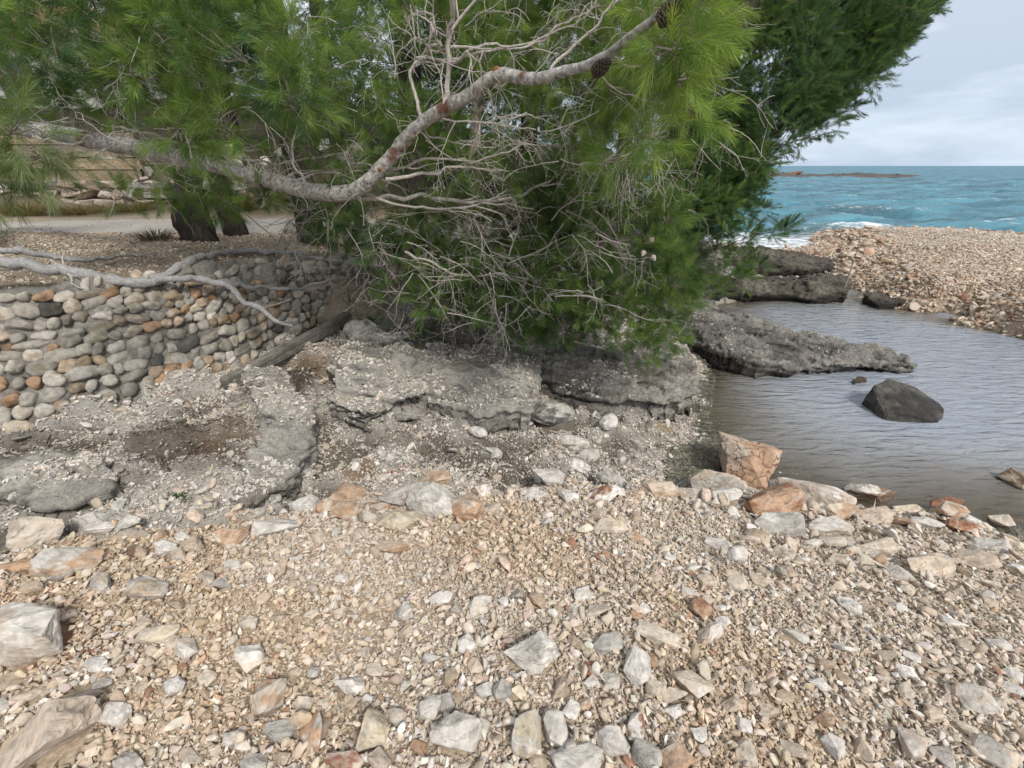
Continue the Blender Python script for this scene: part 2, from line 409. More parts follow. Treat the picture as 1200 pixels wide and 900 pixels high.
# retaining wall: foot and crest lines
WALL_B = [at_z(a, b, z) for a, b, z in [(-260,560,.80),(-120,525,.77),(0,503,.75),(60,497,.74),(130,480,.72),(200,461,.69),(270,441,.66),(310,421,.66),(350,398,.68),(400,369,.74),(437,347,.85)]]
WALL_T = [at_z(a, b, z) for a, b, z in [(-260,372,1.56),(-120,356,1.56),(0,343,1.56),(60,337,1.56),(115,331,1.55),(185,323,1.54),(245,313,1.54),(290,306,1.52),(335,302,1.50),(390,304,1.46),(434,313,1.38)]]
wt2 = [tuple(p[:2]) for p in WALL_T]
TERR = [(-30, wt2[0][1]-4)] + wt2 + [(wt2[-1][0]+.5, wt2[-1][1]+1.2), (1.5, 9.5), (4.5, 14), (5.5, 40), (-60, 40)]
BANK_EDGE = np.array([at_z(a, b, z)[:2] for a, b, z in [(-200,670,.75),(0,648,.75),(100,632,.72),(200,622,.66),(300,610,.58),(400,592,.52),(500,590,.5),(600,575,.42),(700,572,.35),(800,580,.25),(870,585,.15),(960,600,.05),(1100,615,.02),(1200,630,.0)]])
def bank_y(x): return np.interp(x, BANK_EDGE[:, 0], BANK_EDGE[:, 1])

def base_height(x, y):
    lo = rbf_low(x, y); up = rbf_up(x, y)
    d = sdist(TERR, x, y)
    right = smooth(-1.9, -.6, x)
    soft = .06 + 1.3*right
    m = smooth(.02 - soft*right, .10 + soft*.4, d)
    z = lo*(1-m) + up*m
    # far land and far sea bed settle to even levels
    far = smooth(24, 34, np.hypot(x, y))
    land = smooth(1.0, -1.0, x - (5.5 + .10*(y-12)))
    z = z*(1-far) + far*(land*3.5 + (1-land)*-2.6)
    seaward = smooth(17.5, 21, y)*smooth(6.5, 9, x)
    z = z*(1-seaward) + np.minimum(z, -1.2)*seaward
    return z, m

def zone(x, y):
    """0 rubble bank, 1 gully, 2 terrace, 3 spit / sea bed"""
    n = fbm(x*2.5, y*2.5, 0, 11, 3)*.08
    d = sdist(TERR, x, y)
    z = np.ones(np.shape(x), int)
    z[(y < bank_y(x) + n)] = 0
    z[(d > 0)] = 2
    spit = (x > 5.0) & (y > 5.2) & (d <= 0)
    z[spit & (x > 6.2)] = 3
    return z

def height(x, y):
    z, m = base_height(x, y)
    zn = zone(x, y)
    a = np.where(zn == 0, .030, np.where(zn == 1, .075, np.where(zn == 2, .010, .015)))
    near = smooth(40, 10, np.hypot(x, y))
    rough = fbm(x*2.2, y*2.2, 0, 3, 5, .55)
    z = z + a*rough*near
    # cemented conglomerate in the gully: lumps, broken steps and hollows
    g = np.where(zn == 1, 1.0, 0.0)*smooth(-.15, .25, z)*near
    r = 1 - np.abs(fbm(x*1.7+5, y*2.4, 0, 23, 4))
    z = z + g*.12*(r-.75)
    q = (z + .10*x + .16*y)*9 + .8*fbm(x*1.3, y*1.3, 0, 27, 3); fq = q - np.floor(q)
    z = z + g*(smooth(.35, .70, fq) - fq)/9*.85
    lump = np.abs(fbm(x*4.2, y*5.0, 0, 29, 4)); z = z + g*(.085*lump - .03) - g*.05*smooth(.30, .6, fbm(x*2.4, y*3.4, 0, 37, 3))
    return z

def ground_hit(px, py, tmax=45):
    """where the sight line of a photo pixel first meets ground or water"""
    px = np.atleast_1d(np.asarray(px, float)); py = np.atleast_1d(np.asarray(py, float))
    d = ray(px, py); O = np.array([0, 0, CAM_Z]); n = len(px)
    lo = np.full(n, .4); hi = np.full(n, float(tmax))
    for m in (60, 24, 24):
        ts = lo[:, None]*np.power((hi/lo)[:, None], np.linspace(0, 1, m)[None])
        P = O + d[:, None]*ts[..., None]; h = np.maximum(base_height(P[..., 0].ravel(), P[..., 1].ravel())[0].reshape(n, m), 0)
        b = P[..., 2] < h; k = np.where(b.any(1), b.argmax(1), m-1); k = np.maximum(k, 1)
        lo, hi = ts[np.arange(n), k-1], ts[np.arange(n), k]
    t = (lo+hi)/2
    return O + d*t[:, None], t
# ------------------------------------------------------------------ the ground sheets
def axis(breaks):
    out = [breaks[0][0]]
    for a, b, s in [(breaks[i][0], breaks[i+1][0], breaks[i][1]) for i in range(len(breaks)-1)]:
        n = max(1, int(round((b-a)/s))); out += list(np.linspace(a, b, n+1)[1:])
    return np.array(out)
gx = axis([(-9000,6000),(-3000,2000),(-1000,600),(-400,250),(-150,60),(-60,12),(-24,.8),(-9,.12),(-5,.032),(5,.06),(9,.11),(18,.25),(30,2),(60,30),(150,200),(1000,2000),(9000,0)])
gy = axis([(-300,100),(-100,30),(-20,3),(-5,.6),(-1,.1),(.3,.026),(3.2,.032),(6.5,.06),(10,.12),(18,.3),(30,2),(60,30),(150,200),(1000,2000),(9000,0)])
X, Y = np.meshgrid(gx, gy); Z = height(X.ravel(), Y.ravel()).reshape(X.shape)
far_r = np.hypot(X, Y)
x, y, z = X.ravel(), Y.ravel(), Z.ravel()
zn = zone(x, y)
BANKC = np.array([.46, .37, .275]); GULC = np.array([.34, .315, .28]); TERC = np.array([.27, .225, .17]); SPITC = np.array([.38, .30, .225])
C = np.where((zn == 0)[:, None], BANKC, np.where((zn == 1)[:, None], GULC, np.where((zn == 2)[:, None], TERC, SPITC)))
C = C*(1 + .22*fbm(x*1.3, y*1.3, 0, 41, 4))[:, None]
# under water: brown silt
uw = smooth(.03, -.06, z)[:, None]; C = C*(1-uw) + np.array([.15, .12, .08])*uw
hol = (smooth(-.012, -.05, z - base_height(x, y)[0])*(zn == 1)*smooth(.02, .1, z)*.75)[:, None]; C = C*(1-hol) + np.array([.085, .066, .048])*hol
PATCH = [  # stains and soil patches: pixel, half sizes in pixels, colour, strength
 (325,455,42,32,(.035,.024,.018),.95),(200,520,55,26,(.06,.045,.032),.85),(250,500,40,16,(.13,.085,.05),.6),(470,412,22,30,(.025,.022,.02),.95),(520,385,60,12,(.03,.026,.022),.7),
 (420,560,45,14,(.16,.095,.045),.85),(800,515,26,28,(.27,.19,.10),.8),(565,475,30,14,(.26,.17,.09),.8),(380,420,50,20,(.24,.17,.11),.6),(60,520,60,12,(.09,.075,.06),.6),
 (255,555,90,9,(.05,.04,.03),.6),(150,560,50,10,(.10,.08,.06),.5),(330,470,20,30,(.05,.035,.03),.7),(300,620,60,8,(.10,.08,.06),.4),
 (470,455,60,14,(.10,.08,.055),.6),(480,520,70,10,(.10,.085,.06),.5),(600,520,90,8,(.12,.10,.08),.5),(740,520,40,10,(.07,.06,.055),.6),(620,555,60,8,(.09,.075,.06),.5),
 (75,775,60,30,(.26,.12,.065),.9),(110,735,50,18,(.30,.16,.09),.6),(380,705,45,18,(.28,.15,.08),.7),(330,745,60,14,(.30,.19,.11),.5),(1000,745,150,30,(.36,.25,.16),.5),(40,700,60,14,(.30,.17,.10),.6),(820,700,30,12,(.33,.2,.11),.5),
 (1000,320,40,20,(.36,.19,.10),.5),(1050,345,60,10,(.36,.2,.11),.5),(1150,310,80,20,(.42,.37,.31),.7)]
def patch_weight(x, y, px, py, rx, ry, seed):
    P, t = ground_hit([px], [py]); P = P[0]; t = t[0]
    dep = math.atan2(CAM_Z-P[2], P[1]); wx = rx*t/FPX; wy = ry*t/FPX/max(math.sin(dep), .12)
    q = np.hypot((x-P[0])/wx, (y-P[1])/wy)
    near = q < 2.2; w = np.zeros(x.shape)
    w[near] = smooth(1.25, .55, q[near] + .45*fbm(x[near]*5, y[near]*5, 0, seed, 4))
    return w
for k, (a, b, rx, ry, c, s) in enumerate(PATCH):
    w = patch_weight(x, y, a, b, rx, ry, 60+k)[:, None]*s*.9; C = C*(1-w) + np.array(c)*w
def dark_soil(x, y):
    w = np.zeros(np.shape(x))
    for k, (a, b, rx, ry, c, s) in enumerate(PATCH):
        if max(c) < .14: w = np.maximum(w, patch_weight(x, y, a, b, rx, ry, 60+k)*s)
    return w
# dry grass and leaf litter at the back of the path
d1 = smooth(8.6, 9.3, y)*(zn == 2); C = C*(1-.75*d1[:, None]) + np.array([.10, .085, .05])*.75*d1[:, None]
litter = (smooth(.0, .35, fbm(x*.9, y*.9, 0, 77, 4))*(zn == 2)*smooth(-3.4, -1.5, x))[:, None]
C = C*(1-.7*litter) + np.array([.13, .085, .05])*.7*litter
lit2 = (smooth(-2.0, -.5, x)*smooth(3.2, 2.0, x)*smooth(4.4, 5.6, y)*(far_r.ravel() < 30))[:, None]
C = C*(1-.8*lit2) + np.array([.07, .05, .034])*.8*lit2
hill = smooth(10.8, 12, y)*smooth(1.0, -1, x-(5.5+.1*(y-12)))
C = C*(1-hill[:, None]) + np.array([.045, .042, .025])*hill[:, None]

# faces by zone -> one sheet each, sharing their edges
ny, nx = X.shape
idx = np.arange(ny*nx).reshape(ny, nx)
quads = np.stack([idx[:-1, :-1], idx[:-1, 1:], idx[1:, 1:], idx[1:, :-1]], -1).reshape(-1, 4)
qx = x[quads].mean(1); qy = y[quads].mean(1); qz = z[quads].mean(1); qzn = zone(qx, qy)
def in_path(x, y):
    # the dusty track: a band running behind the trees
    yc = 7.35 + .10*(x+5) + .25*np.sin(x*.4)
    yc = np.where(x < -1, 7.5 + .06*(x+5), 7.7)
    return (np.abs(y - yc) < .95 + .12*fbm(x*1.5, y*1.5, 0, 91, 3)) & (x < 1.0) & (x > -60)
lab = np.where(qzn == 0, 'rubble_bank', np.where(qzn == 1, 'gully_bed', np.where(qzn == 2, 'terrace_ground', 'sea_bed'))).astype('<U20')
lab[(lab == 'terrace_ground') & in_path(qx, qy)] = 'path'
lab[(lab == 'terrace_ground') & (qy > 10.7)] = 'hillside'
spitmask = (qzn == 3) & (qz > -.05)
lab[spitmask] = 'shingle_spit'
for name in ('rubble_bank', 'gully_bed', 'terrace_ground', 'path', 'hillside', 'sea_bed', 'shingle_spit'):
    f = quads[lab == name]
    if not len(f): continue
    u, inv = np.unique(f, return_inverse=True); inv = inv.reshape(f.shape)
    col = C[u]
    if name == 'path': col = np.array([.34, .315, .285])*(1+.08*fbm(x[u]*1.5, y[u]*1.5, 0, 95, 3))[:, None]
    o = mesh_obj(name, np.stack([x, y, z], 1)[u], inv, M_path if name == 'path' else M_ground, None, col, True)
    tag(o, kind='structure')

# ------------------------------------------------------------------ water
rr = np.concatenate([1.8*np.power(12/1.8, np.linspace(0, 1, 110, endpoint=False)), 12*np.power(120/12, np.linspace(0, 1, 330, endpoint=False)), 120*np.power(9000/120, np.linspace(0, 1, 120))])
aa = np.radians(np.concatenate([np.linspace(-8, 20, 30, endpoint=False), np.linspace(20, 62, 420, endpoint=False), np.linspace(62, 125, 60)]))
RR, AA = np.meshgrid(rr, aa, indexing='ij'); WX, WY = RR*np.sin(AA), RR*np.cos(AA)
wx, wy = WX.ravel(), WY.ravel(); wr = RR.ravel()
bed = base_height(wx, wy)[0]; dep = np.clip(-bed, 0, 3)
swell = smooth(13.0, 17.0, wy)*smooth(.02, .6, dep)
fade = smooth(420, 60, wr)
wav = (.11*np.sin(wx*.55 + wy*1.05 + 1.3*fbm(wx*.12, wy*.12, 0, 5, 2)) + .13*fbm(wx*.35, wy*.75, 0, 8, 4) + .05*fbm(wx*1.3, wy*2.4, 0, 9, 3))
wz = wav*swell*fade*1.5 + .006*fbm(wx*2.2-wy*1.1, wy*6+wx*2.2, 0, 15, 2)*(1-swell)
shore = smooth(1.5, .1, dep)*smooth(12.6, 14.5, wy)*smooth(26, 17, wy)
foam = .03 + .12*smooth(60, 14, wr) + .14*shore*smooth(13, 9, wx) + .14*shore + .19*smooth(.05, .20, wav)*swell*smooth(300, 40, wr)
shal = smooth(60, 20, wr)
LED_SEA = (wy > 13.0)
idx = np.arange(len(wx)).reshape(RR.shape)
wq = np.stack([idx[:-1, :-1], idx[1:, :-1], idx[1:, 1:], idx[:-1, 1:]], -1).reshape(-1, 4)[:, ::-1]
qy2 = wy[wq].mean(1); qx2 = wx[wq].mean(1)
land_out = (qx2 < 1.0) | ((qy2 < 40) & (qx2 < 2.2) & (qy2 > 5.5))
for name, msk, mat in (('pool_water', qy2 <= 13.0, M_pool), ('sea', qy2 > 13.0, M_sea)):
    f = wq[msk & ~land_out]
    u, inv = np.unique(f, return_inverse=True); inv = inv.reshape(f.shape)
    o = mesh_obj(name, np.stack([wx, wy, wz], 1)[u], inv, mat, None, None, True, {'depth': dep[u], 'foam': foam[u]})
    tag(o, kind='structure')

# ------------------------------------------------------------------ stones
def hull_template(n, seed, flat=.75, bev=0.0):
    r = random.Random(seed); bm = bmesh.new()
    for i in range(n):
        v = Vector((r.gauss(0, 1), r.gauss(0, 1), r.gauss(0, 1))).normalized()
        # push towards a box so the stones look split, not round
        m = max(abs(v.x), abs(v.y), abs(v.z)); k = r.uniform(.35, .9)
        v = v*(1-k) + (v/m)*k*.85
        bm.verts.new((v.x*r.uniform(.85, 1.1), v.y*r.uniform(.7, 1)*.85, v.z*flat*r.uniform(.8, 1)))
    res = bmesh.ops.convex_hull(bm, input=bm.verts)
    bmesh.ops.delete(bm, geom=[v for v in bm.verts if not v.link_faces], context='VERTS')
    bmesh.ops.dissolve_limit(bm, angle_limit=R(14), verts=bm.verts, edges=bm.edges)
    if bev:
        bmesh.ops.bevel(bm, geom=list(bm.edges)+list(bm.verts), offset=bev, segments=1, affect='EDGES', profile=.5)
    bmesh.ops.triangulate(bm, faces=bm.faces)
    bm.verts.index_update()
    V = np.array([v.co[:] for v in bm.verts]); F = np.array([[v.index for v in f.verts] for f in bm.faces])
    bm.free()
    V -= (V.max(0)+V.min(0))/2
    V /= (V.max(0)[0]-V.min(0)[0])/2
    return V, F
TPL_S = [hull_template(9, 100+i, .7) for i in range(20)]
TPL_M = [hull_template(13, 200+i, .62, .15) for i in range(24)]

def rotmat(n, tilt=.5):
    a = rng.uniform(0, 2*math.pi, n); tx = rng.normal(0, tilt, n); ty = rng.normal(0, tilt, n)
    ca, sa = np.cos(a), np.sin(a)
    Rz = np.zeros((n, 3, 3)); Rz[:, 0, 0] = ca; Rz[:, 0, 1] = -sa; Rz[:, 1, 0] = sa; Rz[:, 1, 1] = ca; Rz[:, 2, 2] = 1
    Rx = np.zeros((n, 3, 3)); Rx[:, 0, 0] = 1; Rx[:, 1, 1] = np.cos(tx); Rx[:, 1, 2] = -np.sin(tx); Rx[:, 2, 1] = np.sin(tx); Rx[:, 2, 2] = np.cos(tx)
    Ry = np.zeros((n, 3, 3)); Ry[:, 1, 1] = 1; Ry[:, 0, 0] = np.cos(ty); Ry[:, 0, 2] = np.sin(ty); Ry[:, 2, 0] = -np.sin(ty); Ry[:, 2, 2] = np.cos(ty)
    return Rx @ Ry @ Rz

PAL = {  # real stone colours
 'white': (.70,.66,.61), 'cream': (.60,.52,.425), 'beige': (.55,.455,.36), 'tan': (.445,.355,.265), 'grey': (.46,.43,.385),
 'lightgrey': (.60,.56,.505), 'orange': (.45,.30,.20), 'rust': (.30,.15,.095), 'pink': (.52,.435,.36), 'yellow': (.53,.455,.335), 'brown': (.20,.135,.09), 'darkgrey': (.15,.145,.135)}
PALN = {k: np.array(v) for k, v in PAL.items()}
def pick_colours(n, names, w):
    P = np.array([PALN[k] for k in names]); i = rng.choice(len(names), n, p=np.array(w)/np.sum(w))
    c = P[i]*rng.uniform(.78, 1.18, (n, 1)); c = c*(1+rng.normal(0, .02, (n, 3))); return c*.86 + c.mean(0)*.14
def scatter(mb, xs, ys, size, cols, tpls, sink=.15, tilt=.45, lift=None, zfun=None):
    n = len(xs); Rm = rotmat(n, tilt); which = rng.integers(0, len(tpls), n)
    zs = height(xs, ys) if zfun is None else zfun(xs, ys)
    asp = np.stack([rng.uniform(.75, 1.25, n), rng.uniform(.65, 1.05, n), rng.uniform(.6, 1.1, n)], 1)
    for k, (TV, TF) in enumerate(tpls):
        s = np.where(which == k)[0]
        if not len(s): continue
        v = (TV[None]*asp[s][:, None, :]*(size[s]/2)[:, None, None])
        v = np.einsum('nij,nvj->nvi', Rm[s], v)
        v[..., 0] += xs[s][:, None]; v[..., 1] += ys[s][:, None]
        v[..., 2] += (zs[s] + size[s]*(.30-sink) + (lift[s] if lift is not None else 0))[:, None]
        F = TF[None] + (np.arange(len(s))*len(TV))[:, None, None]
        mb.add(v.reshape(-1, 3), F.reshape(-1, 3), np.repeat(cols[s], len(TV), 0))

# visible window on the ground, so nothing is wasted outside the frame (plus a margin for a step aside)
def in_view(x, y, z, mx=160, my=160):
    dz = CAM_Z - z; w = y*cp + dz*sp
    px = 600 + FPX*x/np.maximum(w, .05); py = 450 + FPX*(dz*cp - y*sp)/np.maximum(w, .05)
    return (w > .1) & (px > -mx) & (px < 1200+mx) & (py > -my) & (py < 900+my)
def project(P):
    P = np.atleast_2d(P); dz = CAM_Z-P[:, 2]; w = P[:, 1]*cp + dz*sp
    return 600+FPX*P[:, 0]/w, 450+FPX*(dz*cp-P[:, 1]*sp)/w, w

# the rocks one can point at -------------------------------------------------------------
# (px, py, width px, height px, colour, second colour or None, landmark phrase or None)
KEY = [
 (30,623,68,50,'cream',None,'big smooth cream slab propped at the gully edge'),(102,608,72,42,'grey','lightgrey','broad grey boulder with a white scarred face'),
 (78,655,60,50,'lightgrey','orange','chunky white rock with an orange top'),(122,626,32,15,'white',None,None),(155,612,24,13,'orange','cream',None),(155,626,24,11,'lightgrey',None,None),
 (190,640,27,20,'white',None,None),(223,636,32,23,'tan','beige',None),(268,631,34,26,'cream','orange','cream block with an amber face beside the gully'),(160,645,27,18,'brown','tan',None),
 (207,646,30,19,'grey','beige',None),(115,680,37,26,'grey','beige',None),(171,687,48,31,'grey','tan','rock half grey and half rusty brown'),(275,660,27,14,'lightgrey',None,None),(207,706,24,15,'tan',None,None),
 (35,688,36,20,'tan','beige',None),(28,748,96,84,'lightgrey','pink','huge veined pale boulder cut by the frame edge'),(18,662,44,26,'orange','brown',None),(68,672,28,18,'grey',None,None),
 (355,585,29,38,'white',None,'upright chalk white stone'),(402,572,60,50,'pink','orange','big pink grey block with rust bands'),(325,618,44,23,'lightgrey',None,None),(384,598,23,20,'cream','orange',None),
 (405,604,27,23,'orange','tan',None),(444,593,25,21,'pink','orange',None),(430,606,24,23,'tan','grey',None),(480,581,58,32,'grey',None,'wide grey boulder leaning on a paler one'),(505,590,50,44,'lightgrey','grey','domed light grey boulder'),
 (508,562,39,22,'cream','orange',None),(543,592,42,42,'orange','pink','salmon orange boulder'),(563,572,19,27,'white','orange',None),(463,610,50,28,'cream','yellow',None),(574,595,22,17,'pink',None,None),
 (460,640,36,20,'tan','orange',None),(519,699,30,23,'white',None,'flat white chip on the fine gravel'),(472,714,21,28,'lightgrey',None,None),(563,710,27,28,'cream','lightgrey',None),
 (328,727,18,15,'beige',None,None),(363,722,23,14,'cream',None,None),(643,556,36,25,'lightgrey','grey',None),(628,577,25,17,'white',None,None),(666,582,21,21,'white',None,None),
 (705,582,40,21,'white','rust','white rock with a rusty underside'),(723,577,21,18,'white',None,None),(722,560,25,17,'grey','beige',None),(775,573,39,28,'beige','orange','rounded beige rock at the end of the gully'),
 (808,579,38,19,'grey','pink',None),(842,567,54,30,'beige','grey','long fawn boulder under the cracked one'),(852,582,36,27,'white',None,None),(715,620,37,19,'cream','yellow',None),(743,605,15,19,'tan',None,None),
 (748,632,26,13,'orange','cream',None),(700,607,19,15,'beige',None,None),(682,695,23,21,'lightgrey',None,None),(755,711,17,15,'white',None,None),(629,705,22,23,'orange','tan','round amber stone'),
 (820,712,26,28,'orange','rust','ochre stone with a red hollow'),(812,665,19,15,'white',None,None),(828,681,23,21,'beige',None,None),(699,713,32,20,'cream',None,None),(845,640,31,18,'lightgrey',None,None),
 (885,541,66,70,'orange','pink','tall cracked orange boulder at the pool edge'),(908,590,62,54,'orange','rust','red brown block in front of the cracked boulder'),(957,582,68,44,'pink','white','long pinkish slab sloping into the pool'),
 (990,602,40,28,'cream','orange',None),(1022,575,46,28,'brown','lightgrey','brown and white rock awash in the pool'),(1030,607,42,27,'beige',None,'square beige block on the waterline'),(1068,598,36,17,'yellow','cream',None),
 (1060,614,27,13,'orange',None,None),(1086,617,28,17,'white',None,None),(1113,590,38,17,'rust','brown','low rust red stone lapped by the pool'),(1112,606,34,19,'orange','pink',None),(1125,621,27,22,'orange','rust',None),
 (1145,609,33,15,'white',None,None),(1095,662,74,38,'beige','grey','biggest beige boulder of the shore'),(1143,655,50,26,'beige',None,None),(972,618,48,24,'lightgrey','pink',None),(915,616,46,32,'grey','white',None),
 (1193,561,18,28,'brown','yellow','brown rock standing out of the pool'),(1180,608,30,20,'grey','beige',None),(1165,640,40,22,'lightgrey',None,None),(1030,640,44,24,'lightgrey','beige',None),(985,655,34,20,'beige',None,None),
 (42,868,118,88,'pink','beige','enormous pinkish boulder in the bottom corner'),(187,748,44,27,'cream','yellow',None),(222,764,27,29,'lightgrey','cream',None),(204,760,20,18,'beige',None,None),
 (294,774,37,38,'cream','white','cream wedge standing on edge'),(207,806,26,25,'white',None,'chalky white lump'),(116,782,26,20,'white',None,None),(98,822,44,17,'pink','tan',None),(140,842,34,30,'cream','white',None),
 (120,807,28,13,'grey',None,None),(272,860,22,25,'lightgrey',None,None),(222,884,28,20,'cream',None,None),(150,893,42,22,'grey','lightgrey',None),(10,802,34,22,'tan',None,None),(38,818,34,20,'beige',None,None),
 (315,812,34,52,'cream','orange','tall cream stone with an amber foot'),(368,850,42,42,'orange','white','orange and white block'),(408,801,37,29,'lightgrey',None,'bluish grey stone with rounded edges'),
 (433,853,46,54,'yellow','cream','triangular sandy yellow slab'),(537,858,64,50,'lightgrey','grey','large angular grey white stone'),(503,830,33,25,'lightgrey',None,None),(524,824,17,25,'grey',None,None),
 (327,854,35,27,'grey',None,None),(429,816,16,15,'white',None,None),(504,770,25,13,'white',None,None),(547,756,23,25,'white',None,None),(527,795,18,22,'tan',None,None),(465,838,25,22,'grey','beige',None),
 (405,892,44,26,'pink','rust','pink brown rock under the yellow slab'),(447,890,32,24,'pink',None,None),(570,812,22,20,'white',None,None),(592,812,30,27,'grey',None,None),
 (622,766,62,54,'lightgrey','grey','broad flat pale grey stone'),(657,806,24,27,'beige',None,None),(692,797,19,15,'white',None,None),(691,783,21,16,'rust','beige',None),(747,778,31,46,'lightgrey','white','pear shaped grey white stone'),
 (712,755,40,21,'grey',None,None),(773,745,50,17,'cream',None,'long cream finger of rock'),(813,800,41,41,'beige','lightgrey','square pale beige stone'),(767,801,23,27,'cream',None,None),(789,815,32,21,'cream',None,None),
 (763,772,16,19,'orange',None,None),(789,833,19,18,'white',None,None),(669,832,21,25,'white',None,None),(683,824,19,19,'cream','orange',None),(652,852,35,38,'grey','lightgrey',None),(718,866,38,38,'lightgrey',None,None),
 (745,848,28,34,'white','rust','white stone spotted with red'),(758,880,36,36,'grey',None,'cube shaped grey stone'),(820,862,23,19,'white',None,None),(617,857,42,52,'lightgrey','yellow','grey stone streaked with yellow lichen'),
 (678,888,64,42,'lightgrey',None,'wide pale grey rock at the bottom edge'),(792,888,38,32,'beige','orange',None),(872,849,19,19,'white',None,None),(858,825,23,21,'beige',None,None),(874,879,22,33,'cream',None,None),
 (830,742,38,25,'cream','lightgrey',None),(690,764,14,14,'yellow',None,None),(959,801,24,19,'white',None,'bluish white splinter'),(980,871,21,32,'white',None,'white star shaped chip'),(1013,875,20,29,'beige',None,None),
 (1068,868,38,38,'pink','lightgrey','oval grey stone with a rusty patch'),(1138,820,42,43,'lightgrey','beige','pale drop shaped stone'),(1058,790,21,22,'white',None,None),(1060,812,25,21,'cream',None,None),(1165,884,52,38,'grey','beige','grey beige boulder in the far corner of the rubble'),
 (1035,770,27,19,'beige',None,None),(1012,738,26,15,'white',None,None),(1115,733,28,14,'white',None,None),(968,842,25,17,'orange','tan',None),(966,778,27,15,'tan',None,None),(1165,760,25,18,'lightgrey',None,None),
 (1090,838,26,22,'beige',None,None),(930,745,30,20,'lightgrey',None,None),(1128,855,24,16,'cream',None,None),(900,830,26,18,'beige',None,None),(930,875,26,22,'cream',None,None),
 # in the gully
 (422,384,35,28,'lightgrey','grey','round grey boulder at the foot of the wall end'),(237,537,27,14,'white',None,'white flat stone on dark soil'),(608,457,20,18,'lightgrey',None,None),(517,476,20,18,'lightgrey',None,None),
 (571,483,27,12,'lightgrey',None,None),(674,511,35,21,'lightgrey','grey','smooth oval stone below the ledge'),(690,527,27,20,'lightgrey',None,None),(678,543,27,20,'white','grey',None),(579,518,17,18,'lightgrey',None,None),
 (713,499,20,21,'white',None,None),(650,480,54,30,'grey','darkgrey','layered grey rock broken off the ledge'),(560,508,21,14,'white',None,None),(443,465,13,12,'white',None,None),(497,420,18,9,'lightgrey',None,None),
 (640,548,24,20,'lightgrey',None,None),(205,468,12,9,'white',None,None),(252,474,14,8,'lightgrey',None,None),(155,528,0,0,'white',None,None),(363,556,14,12,'lightgrey',None,None),(487,467,14,10,'lightgrey',None,None),(712,560,22,18,'grey',None,None),
]
KEY = [k for k in KEY if k[2] > 0]
pos, tt = ground_hit([k[0] for k in KEY], [k[1] + .30*k[3] for k in KEY])
key_rocks = []
for k, P, t in zip(KEY, pos, tt):
    phi = math.atan2(CAM_Z-P[2], math.hypot(P[0], P[1])); gk = 1.0 if k[1] > 640 else 1.14; W = k[2]*t/FPX*gk; hm = k[3]*t/FPX*(1.04 if k[1] > 640 else 1.22)
    ratio = 1.15; H = hm/(math.cos(phi) + ratio*math.sin(phi)); D = H*ratio
    D = max(D, .45*W); H = max(H, .28*W)
    key_rocks.append(dict(x=P[0], y=P[1]+.25*D*math.cos(phi), W=W, D=D, H=H, c1=k[4], c2=k[5], land=k[6], px=k[0], py=k[1]))

# more mid-sized stones between them
names = ['cream', 'beige', 'lightgrey', 'white', 'grey', 'tan', 'orange', 'pink']; wts = [22, 30, 16, 9, 8, 10, 3, 5]
occ = [(r['x'], r['y'], r['W']/2) for r in key_rocks]
auto = []
tries = 0
while len(auto) < 118 and tries < 20000:
    tries += 1
    px, py = rng.uniform(-20, 1220), rng.uniform(600, 900)
    if px > 860 and rng.random() < .35: py = rng.uniform(600, 700)
    P, t = ground_hit([px], [py]); P = P[0]; t = t[0]
    if P[2] < .03 or zone(P[:1], P[1:2])[0] != 0: continue
    big = 1.35 if (px > 860 and py < 720) else (1.1 if px < 330 or py > 790 else .8)
    W = rng.uniform(.045, .085)*big*(1+.25*(t > 2.2))
    if any(math.hypot(P[0]-a, P[1]-b) < c + W*.45 for a, b, c in occ): continue
    occ.append((P[0], P[1], W/2))
    auto.append(dict(x=P[0], y=P[1], W=W, D=W*rng.uniform(.6, .95), H=W*rng.uniform(.4, .7), c1=str(rng.choice(names, p=np.array(wts)/sum(wts))), c2=None, land=None, px=px, py=py))

